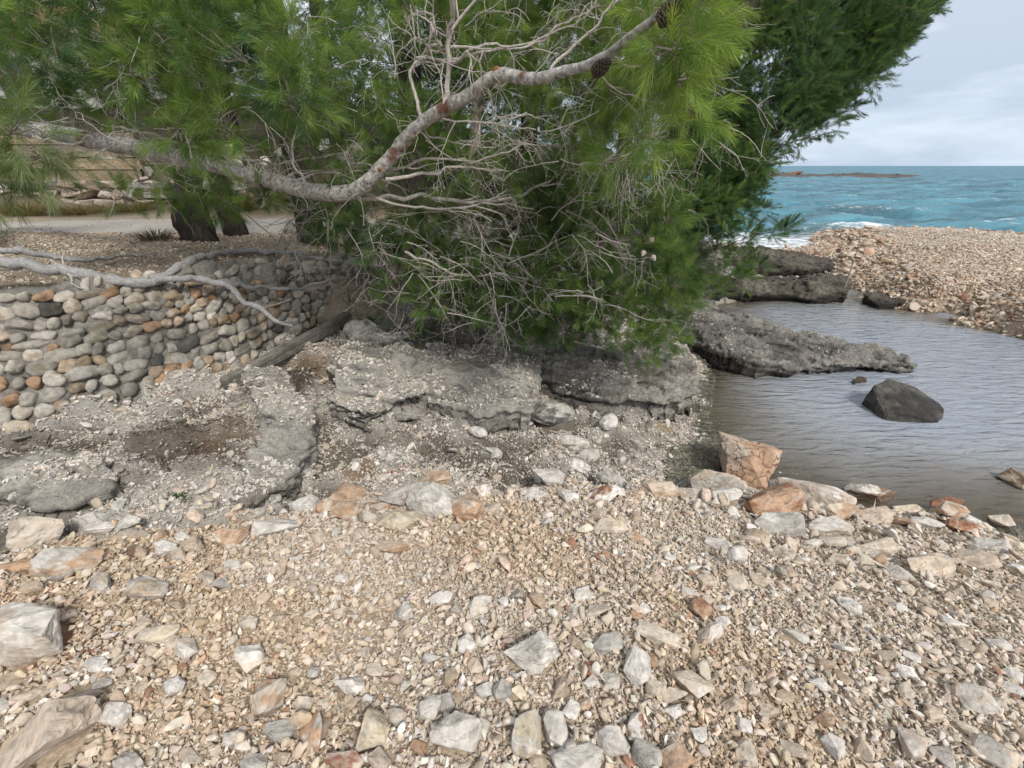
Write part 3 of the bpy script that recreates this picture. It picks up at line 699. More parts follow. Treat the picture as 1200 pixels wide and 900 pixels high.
CN = {'white': 'white', 'cream': 'cream', 'beige': 'beige', 'tan': 'tan', 'grey': 'grey', 'lightgrey': 'pale grey', 'orange': 'orange', 'rust': 'rust red', 'pink': 'pinkish', 'yellow': 'yellowish', 'brown': 'brown', 'darkgrey': 'dark grey'}
def rock_mesh(W, D, H, c1, c2, seed, fine=1, round_=False, mat=None, name='rock', strata=0.0, yaw=None, wn=.045):
    r = random.Random(seed); bm = bmesh.new()
    n = 14 if not round_ else 60
    for i in range(n):
        v = Vector((r.gauss(0, 1), r.gauss(0, 1), r.gauss(0, 1))).normalized()
        if not round_:
            m = max(abs(v.x), abs(v.y), abs(v.z)); k = r.uniform(.2, .75); v = v*(1-k) + (v/m)*k*.88
        bm.verts.new(v)
    res = bmesh.ops.convex_hull(bm, input=bm.verts)
    bmesh.ops.delete(bm, geom=[v for v in bm.verts if not v.link_faces], context='VERTS')
    bmesh.ops.dissolve_limit(bm, angle_limit=R(16), verts=bm.verts, edges=bm.edges)
    bmesh.ops.bevel(bm, geom=list(bm.edges), offset=.035, segments=2, affect='EDGES', profile=.6)
    bmesh.ops.triangulate(bm, faces=bm.faces)
    for _ in range(2 if not fine else 4 if fine > 1 else 3):
        long = [e for e in bm.edges if e.calc_length() > (.15 if fine < 2 else .075)]
        if long: bmesh.ops.subdivide_edges(bm, edges=long, cuts=1, use_grid_fill=False)
        bmesh.ops.triangulate(bm, faces=[f for f in bm.faces if len(f.verts) > 3])
    bm.verts.index_update()
    V = np.array([v.co[:] for v in bm.verts]); F = np.array([[v.index for v in f.verts] for f in bm.faces]); bm.free()
    V -= (V.max(0)+V.min(0))/2; V /= (V.max(0)-V.min(0))/2
    s = seed*1.37 % 97
    nrm = V/np.linalg.norm(V, axis=1)[:, None]
    d = wn*1.3*fbm(V[:, 0]*1.6+s, V[:, 1]*1.6, V[:, 2]*1.6, seed, 3) + wn*.8*np.abs(fbm(V[:, 0]*4+s, V[:, 1]*4, V[:, 2]*4, seed+3, 3))
    cr1 = np.abs(fbm(V[:, 0]*1.5-s, V[:, 1]*1.5+s, V[:, 2]*1.5, seed+31, 2)); d = d - wn*.9*smooth(.07, .0, cr1)
    if strata: d = d + strata*np.abs(vnoise(V[:, 2]*7+V[:, 0]*2.5+s, V[:, 1]*.6, V[:, 0]*.5, seed+9))*-1
    V = V + nrm*d[:, None]
    # colour: patches of the second colour on one side, mottles
    m1 = smooth(-.1, .25, fbm(V[:, 0]*1.1+s, V[:, 1]*1.1-s, V[:, 2]*1.1, seed+5, 4) + (V @ np.array([math.cos(s), math.sin(s), .3]))*.35)
    m2 = smooth(.25, .5, fbm(V[:, 0]*2.3-s, V[:, 1]*2.3, V[:, 2]*2.3+s, seed+8, 3))
    A = PALN[c1]*r.uniform(.88, 1.1); B = PALN[c2] if c2 else PALN[c1]*.84
    m1 = np.clip(m1*(.62 + .55*smooth(-.35, .25, fbm(V[:, 0]*5+s, V[:, 1]*5, V[:, 2]*5, seed+6, 4))), 0, 1)
    col = A[None]*(1-m1[:, None]) + B[None]*m1[:, None]
    col = col*(1-.22*m2[:, None]); col = col*(1-.35*smooth(.06, .0, cr1)[:, None])
    V = V*np.array([W/2, D/2, H/2])
    yw = r.uniform(-.5, .5) if yaw is None else yaw
    tx, ty = r.gauss(0, .16), r.gauss(0, .16)
    ca, sa = math.cos(yw), math.sin(yw); V = V @ np.array([[ca, sa, 0], [-sa, ca, 0], [0, 0, 1]])
    V = V @ np.array([[1, 0, 0], [0, math.cos(tx), math.sin(tx)], [0, -math.sin(tx), math.cos(tx)]])
    V = V @ np.array([[math.cos(ty), 0, -math.sin(ty)], [0, 1, 0], [math.sin(ty), 0, math.cos(ty)]])
    return V, F, col

SHAPES = ['angular', 'blocky', 'flat sided', 'wedge shaped', 'chunky', 'broken']
allr = key_rocks + auto
for i, r in enumerate(allr):
    r['i'] = i; r['rnd'] = (r['py'] < 570 and r['land'] != 'tall cracked orange boulder at the pool edge' and r['px'] < 840 and r['py'] < 555)
lands = [r for r in allr if r['land']]
used = set()
def rock_label(r):
    size = 'small' if r['W'] < .075 else ('fist sized' if r['W'] < .12 else ('sizeable' if r['W'] < .2 else 'large'))
    two = f"{CN[r['c1']]}" + (f" and {CN[r['c2']]}" if r['c2'] else '')
    sh = 'rounded' if r['rnd'] else SHAPES[r['i'] % len(SHAPES)]
    if r['land']:
        return None
    near = sorted(lands, key=lambda q: math.hypot(q['px']-r['px'], q['py']-r['py']))[:5]
    for step in ('close', 'off'):
        for q in near:
            dx, dy = r['px']-q['px'], r['py']-q['py']
            if abs(dx) > 1.5*abs(dy): rel = 'on the pool side of' if dx > 0 else 'on the wall side of'
            elif abs(dy) > 1.5*abs(dx): rel = 'in front of' if dy > 0 else 'behind'
            else: rel = ('in front and pool side of' if dx > 0 else 'in front and wall side of') if dy > 0 else ('behind and pool side of' if dx > 0 else 'behind and wall side of')
            l = f"{size} {two} stone, {rel} the {q['land']}"
            w = len(l.split())
            if w > 16: l = f"{two} stone, {rel} the {q['land']}"
            if len(l.split()) > 16: continue
            if l not in used: used.add(l); return l
    return None
GR = 'loose limestone rocks on the rubble bank'
for r in sorted(allr, key=lambda r: -r['W']):
    i = r['i']; big = r['W'] > .16
    mat = M_cracked if (r['land'] or '').startswith('tall cracked') else M_stone
    V, F, col = rock_mesh(r['W'], r['D'], r['H'], r['c1'], r['c2'], 1000+i*7, 2 if big else 1, r['rnd'])
    zc = float(height(np.array([r['x']]), np.array([r['y']]))[0])
    if zc < -.02: zc = -.04
    P = np.array([r['x'], r['y'], zc + r['H']*(.36 if not r['rnd'] else .22)])
    nm = 'boulder' if big else 'stone'
    lab_ = (r['land'] if r['land'] else rock_label(r))
    if lab_ is None: lab_ = f"{CN[r['c1']]} stone lying loose among the gravel of the rubble bank"
    if r['land'] and len(lab_.split()) < 4: lab_ += ' on the rubble bank'
    o = mesh_obj(nm, V+P, F, mat, None, col, False, origin=P)
    tag(o, lab_, nm, GR if r['py'] > 555 else 'loose stones in the gully')
    r['z'] = zc

def clear_of_rocks(xs, ys, k=.42):
    ok = np.ones(len(xs), bool)
    for r in allr:
        ok &= ~(((xs-r['x'])/(r['W']*k+.005))**2 + ((ys-r['y'])/(r['D']*k+.005))**2 < 1)
    return ok

# gravel of the bank -------------------------------------------------------------
mb = MB()
def bank_scatter(n, lo, hi, tpls, x0, x1, y0, y1, names, w, lift=0.0, sink=.15, p=1.6, dens=None):
    xs = rng.uniform(x0, x1, n); ys = rng.uniform(y0, y1, n)
    keep = (ys < bank_y(xs) + .05 + .06*vnoise(xs*3, ys*3, 0, 5)) & (ys > .15)
    xs, ys = xs[keep], ys[keep]; zz = base_height(xs, ys)[0]
    keep = (zz > -.16) & in_view(xs, ys, zz, 60, 60); xs, ys, zz = xs[keep], ys[keep], zz[keep]
    if dens is not None:
        k = rng.random(len(xs)) < dens(xs, ys); xs, ys, zz = xs[k], ys[k], zz[k]
    k = clear_of_rocks(xs, ys); xs, ys, zz = xs[k], ys[k], zz[k]
    size = lo*np.power(hi/lo, rng.power(1/p, len(xs))**1.0)
    cols = pick_colours(len(xs), names, w)
    patch = smooth(.15, .5, fbm(xs*1.1, ys*1.1, 0, 131, 3))[:, None]   # redder, earthier areas of the tip
    cols = cols*(1-patch*.5) + cols*np.array([.98, .86, .72])*patch*.5
    scatter(mb, xs, ys, size, cols, tpls, sink, .45, lift*rng.random(len(xs))*size if lift else None)
gn = ['cream', 'beige', 'lightgrey', 'white', 'tan', 'orange', 'grey', 'pink', 'rust', 'yellow']; gw = [27, 36, 12, 8, 17, 2, 4, 8, 1, 1]
coarse = lambda xs, ys: .35 + .65*smooth(-.25, .35, fbm(xs*.9+3, ys*1.1, 0, 141, 3) + np.where(ys < 1.1, .35, 0) + np.where(xs < -1.0, .3, 0) + np.where((xs > 1.6) & (ys > 1.9), .6, 0))
shore = lambda xs, ys: smooth(.9, 1.5, xs)*smooth(1.25, .3, bank_y(xs)-ys) + .75*smooth(.55, .1, bank_y(xs)-ys)
bank_scatter(2600, .09, .19, TPL_M, -5, 6, .2, 4.2, gn, gw, .25, sink=.12, dens=lambda a, b: .55*shore(a, b)*smooth(.5, 1.6, a))
bank_scatter(7000, .05, .09, TPL_M, -5, 6, .2, 4.2, gn, gw, .35, sink=.10, dens=lambda a, b: np.clip(.30*coarse(a, b) + .6*shore(a, b), 0, 1))
bank_scatter(27000, .030, .052, TPL_M, -5, 6, .2, 4.2, gn, gw, .5, sink=.02, dens=coarse)
bank_scatter(150000, .016, .032, TPL_S, -5, 6, .2, 4.2, gn, gw, .5, sink=.03)
bank_scatter(200000, .008, .017, TPL_S, -3.2, 3.4, .2, 2.6, gn, gw, .4, sink=.0)
o = mb.build('rubble_gravel', M_gravel); tag(o, 'small cream and tan limestone rubble covering the near bank', 'gravel', kind='stuff')

# grey shingle and grit of the gully -------------------------------------------------------------
mb = MB()
def gully_scatter(n, lo, hi, tpls, names, w, sink, dens=None):
    xs = rng.uniform(-5.5, 4.2, n); ys = rng.uniform(1.6, 6.0, n)
    keep = (zone(xs, ys) == 1); xs, ys = xs[keep], ys[keep]
    zz = base_height(xs, ys)[0]; keep = (zz > -.05) & in_view(xs, ys, zz, 60, 60) & clear_of_rocks(xs, ys); xs, ys = xs[keep], ys[keep]
    k = rng.random(len(xs)) < dens(xs, ys)*(1-.45*dark_soil(xs, ys)); xs, ys = xs[k], ys[k]
    size = lo*np.power(hi/lo, rng.power(.7, len(xs)))
    cols = pick_colours(len(xs), names, w); dk = (dark_soil(xs, ys)*smooth(.0, .35, rng.random(len(xs))))[:, None]
    cols = cols*(1-dk) + np.array([.075, .058, .043])*rng.uniform(.5, 1.6, (len(xs), 1))*dk      # damp earthy grit
    scatter(mb, xs, ys, size, cols, tpls, sink, .5)
gg = ['lightgrey', 'white', 'grey', 'beige', 'darkgrey', 'tan']; gwt = [34, 4, 40, 14, 6, 6]
dn = lambda xs, ys: .5 + .5*smooth(-.2, .3, fbm(xs*1.6, ys*1.6, 0, 151, 3))
gully_scatter(5200, .045, .10, TPL_M, gg, gwt, .14, dn)
gully_scatter(60000, .022, .046, TPL_M, gg, gwt, .14, dn)
gully_scatter(520000, .009, .022, TPL_S, gg, gwt, .08, dn)
o = mb.build('gully_gravel', M_gravel); tag(o, 'grey pebbles and grit cemented over the gully floor', 'gravel', kind='stuff')

# shingle of the spit -------------------------------------------------------------
mb = MB()
def spit_scatter(n, lo, hi, tpls, names, w, edge, box=(6.3, 26, 5.2, 19)):
    xs = rng.uniform(box[0], box[1], n); ys = rng.uniform(box[2], box[3], n)
    zz = base_height(xs, ys)[0]; keep = (zone(xs, ys) == 3) & (zz > -.06) & in_view(xs, ys, zz, 90, 60)
    xs, ys, zz = xs[keep], ys[keep], zz[keep]
    if edge:
        k = rng.random(len(xs)) < smooth(.50, .30, zz+.1*vnoise(xs, ys, 0, 3)); xs, ys = xs[k], ys[k]
    size = lo*np.power(hi/lo, rng.power(.6, len(xs)))
    scatter(mb, xs, ys, size, pick_colours(len(xs), names, w), tpls, .12, .4)
spit_scatter(110000, .030, .065, TPL_S, ['tan', 'beige', 'lightgrey', 'pink', 'cream'], [12, 28, 30, 10, 20], False)
spit_scatter(30000, .05, .11, TPL_M, ['cream', 'beige', 'orange', 'tan', 'pink', 'grey', 'rust'], [14, 28, 9, 26, 12, 10, 3], False, (6.3, 11.5, 5.2, 11))
spit_scatter(60000, .09, .18, TPL_M, ['cream', 'beige', 'orange', 'tan', 'pink', 'rust', 'brown'], [14, 24, 10, 26, 14, 6, 8], True)
spit_scatter(5000, .17, .32, TPL_M, ['cream', 'beige', 'orange', 'tan', 'pink', 'grey', 'brown'], [14, 26, 10, 20, 14, 8, 8], True)
o = mb.build('spit_shingle', M_gravel); tag(o, 'cream and orange shingle heaped over the spit beyond the pool', 'gravel', kind='stuff')

# gravel and litter on the terrace -------------------------------------------------------------
mb = MB()
xs = rng.uniform(-8, 0, 26000); ys = rng.uniform(2.8, 7.6, 26000); zz = base_height(xs, ys)[0]
k = (zone(xs, ys) == 2) & in_view(xs, ys, zz, 40, 40) & ((~in_path(xs, ys)) | (rng.random(len(xs)) < .06)) & (sdist(TERR, xs, ys) > .3); xs, ys = xs[k], ys[k]
size = .012*np.power(3.2, rng.power(.5, len(xs)))
scatter(mb, xs, ys, size, pick_colours(len(xs), ['beige', 'tan', 'brown', 'grey', 'orange'], [26, 26, 22, 24, 3]), TPL_S, .1, .4)
o = mb.build('terrace_gravel', M_gravel); tag(o, 'thin beige gravel on the ground above the wall', 'gravel', kind='stuff')
# ------------------------------------------------------------------ bedrock ledges and sea rocks
TOPS = {}
def outcrop(name, label, cat, poly_px, top, fall=.12, step=.03, zb=None, C0=(.27,.255,.23), dark=(.055,.05,.042), seed=0, mat=None, under=.06, group=None, amp=.06, tilt=None, wetline=.12, grain=1.0, rough_k=1.0):
    """top: list of (px, py, height) control points on the upper surface"""
    base = [tuple(at_z(a, b, 0.0 if zb is None else zb)[:2]) for a, b in poly_px]
    P = np.array(base); c = P.mean(0)
    xs = np.arange(P[:, 0].min()-.15, P[:, 0].max()+.15, step); ys = np.arange(P[:, 1].min()-.15, P[:, 1].max()+.15, step)
    X, Y = np.meshgrid(xs, ys); x, y = X.ravel(), Y.ravel()
    d = sdist(base, x, y) + .10*fbm(x*2.6, y*2.6, 0, seed, 5)*grain*min(1, fall/.16)
    tp = [(*at_z(a, b, h)[:2], h) for a, b, h in top]
    T = rbf_top(tp)(x, y)
    T = T + amp*fbm(x*1.6, y*2.6, 0, seed+3, 5, .55) + amp*.5*(1-2*np.abs(fbm(x*3.0+y, y*5, 0, seed+5, 3)))
    q_ = (T + .16*x + .30*y + .06*fbm(x*1.2, y*1.2, 0, seed+31, 3))*11; fq = q_ - np.floor(q_)
    T = T + rough_k*(smooth(.3, .75, fq) - fq)/11*.95          # bedding planes stepping across the top
    z0 = (0.0 if zb is None else zb) - .28
    T = np.maximum(z0 + .3 + (T - z0 - .3)*(.55 + .45*np.clip(d/(fall*1.6), 0, 1)**.5), z0+.2)
    # a closed block (top, floor, sides), rebuilt as even voxels, then carved along its bedding
    idx = np.arange(len(x)).reshape(X.shape)
    f = np.stack([idx[:-1, :-1], idx[:-1, 1:], idx[1:, 1:], idx[1:, :-1]], -1).reshape(-1, 4); f = f[(d > 0)[f].all(1)]
    n0 = len(x); top_ = np.stack([x, y, T], 1); bot = np.stack([x, y, np.full(n0, z0)], 1)
    e = np.concatenate([f[:, [0, 1]], f[:, [1, 2]], f[:, [2, 3]], f[:, [3, 0]]]); key = np.sort(e, 1)
    _, inv, cnt = np.unique(key, axis=0, return_inverse=True, return_counts=True); be = e[cnt[inv.ravel()] == 1]
    sides = np.stack([be[:, 1], be[:, 0], be[:, 0]+n0, be[:, 1]+n0], 1)
    Fa = np.vstack([f, f[:, ::-1]+n0, sides]); Va = np.vstack([top_, bot]); u, inv = np.unique(Fa, return_inverse=True)
    tmp = mesh_obj('tmp', Va[u], inv.reshape(Fa.shape), M_bedrock)
    md = tmp.modifiers.new('r', 'REMESH'); md.mode = 'VOXEL'; md.voxel_size = step*.62
    dg = bpy.context.evaluated_depsgraph_get(); ev = tmp.evaluated_get(dg); me = ev.to_mesh()
    V = np.empty(len(me.vertices)*3, np.float32); me.vertices.foreach_get('co', V); V = V.reshape(-1, 3).astype(float)
    N_ = np.empty(len(me.vertices)*3, np.float32); me.vertices.foreach_get('normal', N_); N_ = N_.reshape(-1, 3).astype(float)
    me.calc_loop_triangles(); inv = np.empty(len(me.loop_triangles)*3, np.int32); me.loop_triangles.foreach_get('vertices', inv); inv = inv.reshape(-1, 3)
    ev.to_mesh_clear(); mm_ = tmp.data; bpy.data.objects.remove(tmp); bpy.data.meshes.remove(mm_)
    x3, y3, z3 = V[:, 0], V[:, 1], V[:, 2]
    zz = z3 + .16*x3 + .09*y3 + .05*fbm(x3*.8, y3*.8, 0, seed+6, 3)
    side = smooth(.9, .3, N_[:, 2]); upz = 1-side
    layers = vnoise(zz*13, x3*.35, y3*.35, seed+11) + .6*vnoise(zz*31, x3*.9, y3*.9, seed+12)
    slots = -smooth(.22, .6, vnoise(zz*9, x3*.8, y3*.8, seed+14))
    pit = -smooth(.25, .7, fbm(x3*4.5, y3*4.5, z3*7, seed+15, 3))
    disp = side*(.045*layers + .13*slots - under*smooth(z0+.42, z0+.26, z3)) + .035*pit + .028*fbm(x3*5, y3*7, z3*9, seed+16, 4) + .014*(1-2*np.abs(fbm(x3*15, y3*17, z3*22, seed+19, 3))) + upz*.03*(1-2*np.abs(fbm(x3*4, y3*9, z3*3, seed+18, 3)))
    V = V + N_*(disp*rough_k)[:, None]
    tl = .18*x3 + .10*y3; u = slice(None)
    w1 = smooth(wetline+.06, wetline-.05, V[:, 2] + .05*fbm(V[:, 0]*3, V[:, 1]*3, 0, seed+17, 3))   # algae line
    w2 = smooth(.05, .45, fbm(V[:, 0]*1.3, V[:, 1]*2.2, V[:, 2]*3, seed+19, 4))*.55
    col = np.array(C0)[None]*(1 + .30*fbm(V[:, 0]*3.1, V[:, 1]*2.1, V[:, 2]*5, seed+21, 4))[:, None]
    bed = smooth(.1, .5, vnoise(V[:, 0]*.7, V[:, 1]*.7, (V[:, 2]+tl[u])*14, seed+23))[:, None]
    col = col*(1-.35*bed)
    ww = np.clip(np.maximum(w1, w2), 0, 1)[:, None]; col = col*(1-ww) + np.array(dark)*ww
    orig = np.array([c[0], c[1], 0.0])
    o = mesh_obj(name, V, inv, mat or M_bedrock, None, col, True, origin=orig); TOPS[label] = (V, inv)
    return tag(o, label, cat, group)
def rbf_top(tp):
    P = np.array(tp)
    def f(x, y):
        w = 0; s = 0
        for a, b, h in P:
            k = 1/((x-a)**2 + (y-b)**2 + .02)**1.5; w = w + k*h; s = s + k
        return w/s
    return f

outcrop('rock_ledge', 'long low grey rock ledge with dark slots running out into the pool', 'rock ledge',
        [(770,398),(790,415),(830,432),(868,446),(900,447),(932,446),(938,441),(985,441),(1035,440),(1078,433),(1066,427),(1045,420),(1000,414),(950,408),(905,399),(868,390),(825,382),(790,376),(760,380)],
        [(792,366,.42),(830,372,.44),(800,395,.40),(860,382,.40),(870,405,.36),(900,395,.34),(950,405,.24),(930,425,.20),(985,415,.18),(1040,425,.10),(1070,431,.05)],
        fall=.16, step=.028, seed=301, amp=.05, wetline=.06)
outcrop('bedrock_shelf', 'layered grey bedrock shelf with a broken front edge under the low pine foliage', 'rock shelf',
        [(600,447),(630,474),(660,490),(695,500),(735,500),(790,492),(815,480),(822,462),(806,440),(780,425),(740,414),(690,410),(640,412),(605,425)],
        [(620,420,.52),(650,412,.55),(700,408,.54),(760,410,.48),(800,425,.38),(690,435,.46),(640,445,.42),(770,450,.34)],
        fall=.20, step=.025, zb=.12, seed=331, amp=.05, wetline=.08, C0=(.30,.28,.25), dark=(.09,.08,.065))
outcrop('sea_rock', 'dark pitted rock ledge across the mouth of the pool nearest the viewer', 'rock ledge',
        [(800,352),(832,358),(870,354),(920,356),(960,357),(990,356),(994,344),(982,338),(940,338),(900,336),(860,334),(815,330)],
        [(830,335,.34),(880,334,.32),(930,334,.22),(965,327,.40),(985,333,.34)], fall=.18, step=.04, seed=361, C0=(.12,.105,.085), dark=(.035,.03,.025), amp=.07, mat=M_dark_rock, wetline=.16)
outcrop('sea_rock', 'dark jagged rock ledge farther out where the waves break', 'rock ledge',
        [(845,322),(880,327),(930,326),(960,324),(990,319),(985,312),(950,313),(925,310),(900,306),(860,304)],
        [(860,302,.30),(890,296,.46),(915,298,.42),(940,309,.22),(975,311,.20)], fall=.22, step=.05, seed=377, C0=(.12,.105,.085), dark=(.035,.03,.025), amp=.08, mat=M_dark_rock, wetline=.18)
outcrop('sea_rock', 'flat dark rock awash beside the spit', 'rock',
        [(1012,355),(1030,362),(1062,363),(1066,356),(1040,351),(1020,349)], [(1030,350,.17),(1055,355,.14)], fall=.15, step=.03, seed=391, C0=(.10,.085,.07), dark=(.03,.026,.022), amp=.04, mat=M_dark_rock, rough_k=.6)
outcrop('sea_rock', 'small flat brown rock just breaking the surface between ledge and dark boulder', 'rock',
        [(988,448),(1002,452),(1020,450),(1018,445),(1000,443)], [(1003,446,.05)], fall=.08, step=.02, seed=395, C0=(.17,.14,.11), dark=(.08,.06,.045), amp=.015, mat=M_dark_rock, under=.02, rough_k=.3)
LG = (.40,.375,.335); DG = (.20,.175,.145)
outcrop('conglomerate_rock', 'curved rim of pale conglomerate rock beside the dark soil hollow in the gully', 'rock',
        [(282,452),(330,450),(368,474),(376,510),(356,556),(322,592),(282,612),(240,602),(262,580),(292,556),(306,520),(298,482)], [(310,465,.735),(345,495,.70),(330,545,.66),(285,585,.64),(360,520,.64)],
        fall=.16, step=.022, zb=.58, seed=411, C0=LG, dark=DG, mat=M_conglomerate, amp=.035, wetline=-1, under=.03)
outcrop('conglomerate_rock', 'pebbly conglomerate hump below the round grey boulder', 'rock',
        [(380,486),(388,440),(415,404),(462,398),(496,424),(488,474),(430,500)], [(425,425,.76),(465,425,.74),(430,460,.68),(480,450,.62)],
        fall=.20, step=.022, zb=.54, seed=421, C0=LG, dark=DG, mat=M_conglomerate, amp=.04, wetline=-1, under=.03)
outcrop('conglomerate_rock', 'broken grey conglomerate step left of the layered bedrock shelf', 'rock',
        [(476,478),(490,428),(540,410),(612,414),(640,446),(622,486),(560,500)], [(510,440,.62),(560,428,.62),(605,440,.54),(550,465,.50)],
        fall=.20, step=.022, zb=.36, seed=431, C0=LG, dark=DG, mat=M_conglomerate, amp=.05, wetline=-1, under=.03)
outcrop('conglomerate_rock', 'low weathered grey conglomerate swell at the far wall side of the gully', 'rock',
        [(-60,600),(-40,556),(40,540),(110,548),(150,572),(120,600),(60,612)], [(20,565,.77),(90,570,.745),(40,590,.73)],
        fall=.22, step=.026, zb=.62, seed=441, C0=LG, dark=DG, mat=M_conglomerate, amp=.035, wetline=-1, under=.02)
# pebbles caught on the pale ledges
from mathutils.bvhtree import BVHTree
mb = MB()
for key, n, lo, hi, zmin in (('layered', 9000, .010, .045, .33), ('long low', 9000, .010, .03, .20), ('curved rim', 15000, .008, .04, .55), ('pebbly', 12000, .008, .045, .5), ('broken grey', 12000, .008, .045, .4), ('low weath', 12000, .008, .035, .6)):
    V, F = [v for k, v in TOPS.items() if k.startswith(key)][0]
    bvh = BVHTree.FromPolygons([tuple(p) for p in V], [tuple(int(q) for q in f) for f in F])
    xs = rng.uniform(V[:, 0].min(), V[:, 0].max(), n); ys = rng.uniform(V[:, 1].min(), V[:, 1].max(), n)
    k = rng.random(n) < smooth(-.35, .35, fbm(xs*2, ys*3, 0, 171, 3)); xs, ys = xs[k], ys[k]; hz = []
    for a, b in zip(xs, ys):
        h = bvh.ray_cast(Vector((a, b, 3)), Vector((0, 0, -1))); hz.append(h[0].z if h[0] is not None and h[1].z > .6 else -9)
    hz = np.array(hz); k = hz > zmin; xs, ys, hz = xs[k], ys[k], hz[k]
    size = lo*np.power(hi/lo, rng.power(.6, len(xs)))
    scatter(mb, xs, ys, size, pick_colours(len(xs), ['lightgrey', 'white', 'grey', 'beige', 'darkgrey'], [26, 3, 46, 14, 6]), TPL_S, .12, .4, zfun=lambda a, b, h=hz: h)
o = mb.build('ledge_gravel', M_gravel); tag(o, 'pale grit and pebbles lying on top of the grey rock ledges', 'gravel', kind='stuff')
# the wedge shaped dark boulder standing in the pool
def special_rock(name, label, cat, px, py, W, D, H, c1, c2, seed, mat, pts, z=None, sub=4, rough=.03):
    P = at_z(px, py, 0.0 if z is None else z); bm = bmesh.new()
    for p in pts: bm.verts.new(p)
    bmesh.ops.convex_hull(bm, input=bm.verts)
    bmesh.ops.dissolve_limit(bm, angle_limit=R(4), verts=bm.verts, edges=bm.edges)
    bmesh.ops.bevel(bm, geom=list(bm.edges), offset=.03, segments=2, affect='EDGES')
    bmesh.ops.triangulate(bm, faces=bm.faces)
    for _ in range(sub):
        long = [e for e in bm.edges if e.calc_length() > .10]
        if long: bmesh.ops.subdivide_edges(bm, edges=long, cuts=1)
        bmesh.ops.triangulate(bm, faces=[f for f in bm.faces if len(f.verts) > 3])
    bm.verts.index_update()
    V = np.array([v.co[:] for v in bm.verts]); F = np.array([[v.index for v in f.verts] for f in bm.faces]); bm.free()
    n = V/np.linalg.norm(V, axis=1)[:, None]; s = seed*.77
    V = V + n*(rough*fbm(V[:, 0]*2.5+s, V[:, 1]*2.5, V[:, 2]*2.5, seed, 4) + rough*.7*np.abs(vnoise(V[:, 0]*1.2, V[:, 1]*1.2, V[:, 2]*9+V[:, 0]*3, seed+2)))[:, None]
    m = smooth(-.1, .35, fbm(V[:, 0]*1.4+s, V[:, 1]*1.4, V[:, 2]*3, seed+4, 4))[:, None]
    col = np.array(c1)*(1-m) + np.array(c2)*m
    V = V*np.array([W/2, D/2, H/2])
    o = mesh_obj(name, V+P, F, mat, None, col, False, origin=P); return tag(o, label, cat)
special_rock('boulder', 'dark wedge shaped boulder standing alone in the still pool', 'boulder', 1066, 482, .84, .62, .52, (.085,.08,.07), (.035,.032,.028), 5, M_dark_rock,
             [(-1,-.1,.45),(-.92,.45,.95),(-.35,.75,1.08),(.35,.7,.75),(.98,.35,.12),(1.02,-.05,-.15),(.80,-.72,-.42),(.25,-.8,-.02),(-.45,-.72,.30),(-.96,-.55,.25),(-1,-.6,-1),(.85,-.8,-1),(1,.5,-1),(-1,.6,-1)], rough=.022)

# the two stone ledges under water seen through the pool are the bed itself

# low stony islet on the horizon
def islet():
    a, b = at_z(872, 207.6, 0), at_z(1098, 207.6, 0)
    n = 160; m = 14; V = []; C = []
    L_ = b - a; ln = np.linalg.norm(L_[:2]); dr = L_/ln; nr = np.array([-dr[1], dr[0], 0])
    for i in range(n+1):
        s = i/n; w = 5.5*min(1, 6*s+.05, 5*(1-s)+.05)*(1+.2*math.sin(9*s))
        for j in range(m+1):
            q = j/m*2-1; hgt = (.62 + .35*float(vnoise(np.array([s*9]), np.array([0.]), 0, 3)[0]))*min(1, 8*s, 6*(1-s)+.1)
            p = a + dr*ln*s + nr*(q*w + 4)
            h = hgt*(1-q*q)**.7 + .22*float(vnoise(np.array([s*120]), np.array([q*7.]), 0, 5)[0])*(1-q*q) - .08
            V.append((p[0], p[1], h)); k = .8+.3*random.random(); C.append((.12*k, .108*k, .095*k))
    idx = np.arange((n+1)*(m+1)).reshape(n+1, m+1)
    f = np.stack([idx[:-1, :-1], idx[1:, :-1], idx[1:, 1:], idx[:-1, 1:]], -1).reshape(-1, 4)
    V = np.array(V)
    tag(mesh_obj('islet', V, f, M_bedrock, None, np.array(C), False, origin=V.mean(0)*np.array([1, 1, 0])), kind='structure')
islet()
P0 = at_z(941, 205.8, .35)
V, F, col = rock_mesh(3.0, 2.0, 1.0, 'rust', 'darkgrey', 4242, 1)
tag(mesh_obj('boulder', V+P0+np.array([0, 3, .3]), F, M_bedrock, None, col, False, origin=P0), 'reddish hump of rock on the far low islet', 'boulder')

# ------------------------------------------------------------------ the cobble retaining wall
WB, WT = np.array(WALL_B), np.array(WALL_T)
cumB = np.concatenate([[0], np.cumsum(np.linalg.norm(np.diff((WB+WT)/2, axis=0)[:, :2], axis=1))]); WL = cumB[-1]
def wall_pt(s, v):
    """s metres along, v 0 foot .. 1 crest"""
    s = np.asarray(s, float); v = np.asarray(v, float)
    B = np.stack([np.interp(s, cumB, WB[:, k]) for k in range(3)], -1); T = np.stack([np.interp(s, cumB, WT[:, k]) for k in range(3)], -1)
    B = B - np.array([0, 0, .10])
    return B*(1-v)[..., None] + T*v[..., None]
def wall_frame(s):
    e = .05; a = wall_pt(s-e, np.full(np.shape(s), .5)); b = wall_pt(s+e, np.full(np.shape(s), .5)); t = b-a; t /= np.linalg.norm(t, axis=-1)[..., None]
    u = wall_pt(s, np.ones(np.shape(s))) - wall_pt(s, np.zeros(np.shape(s))); h = np.linalg.norm(u, axis=-1); u = u/h[..., None]
    n = np.cross(t, u); n = np.where((n[..., 1:2] > 0), -n, n); return t, u, n, h
wall = empty('retaining_wall', tuple(WB[6])); tag(wall, 'curved grey retaining wall of round cobbles set in old mortar', 'wall')
ns, nv = 420, 60
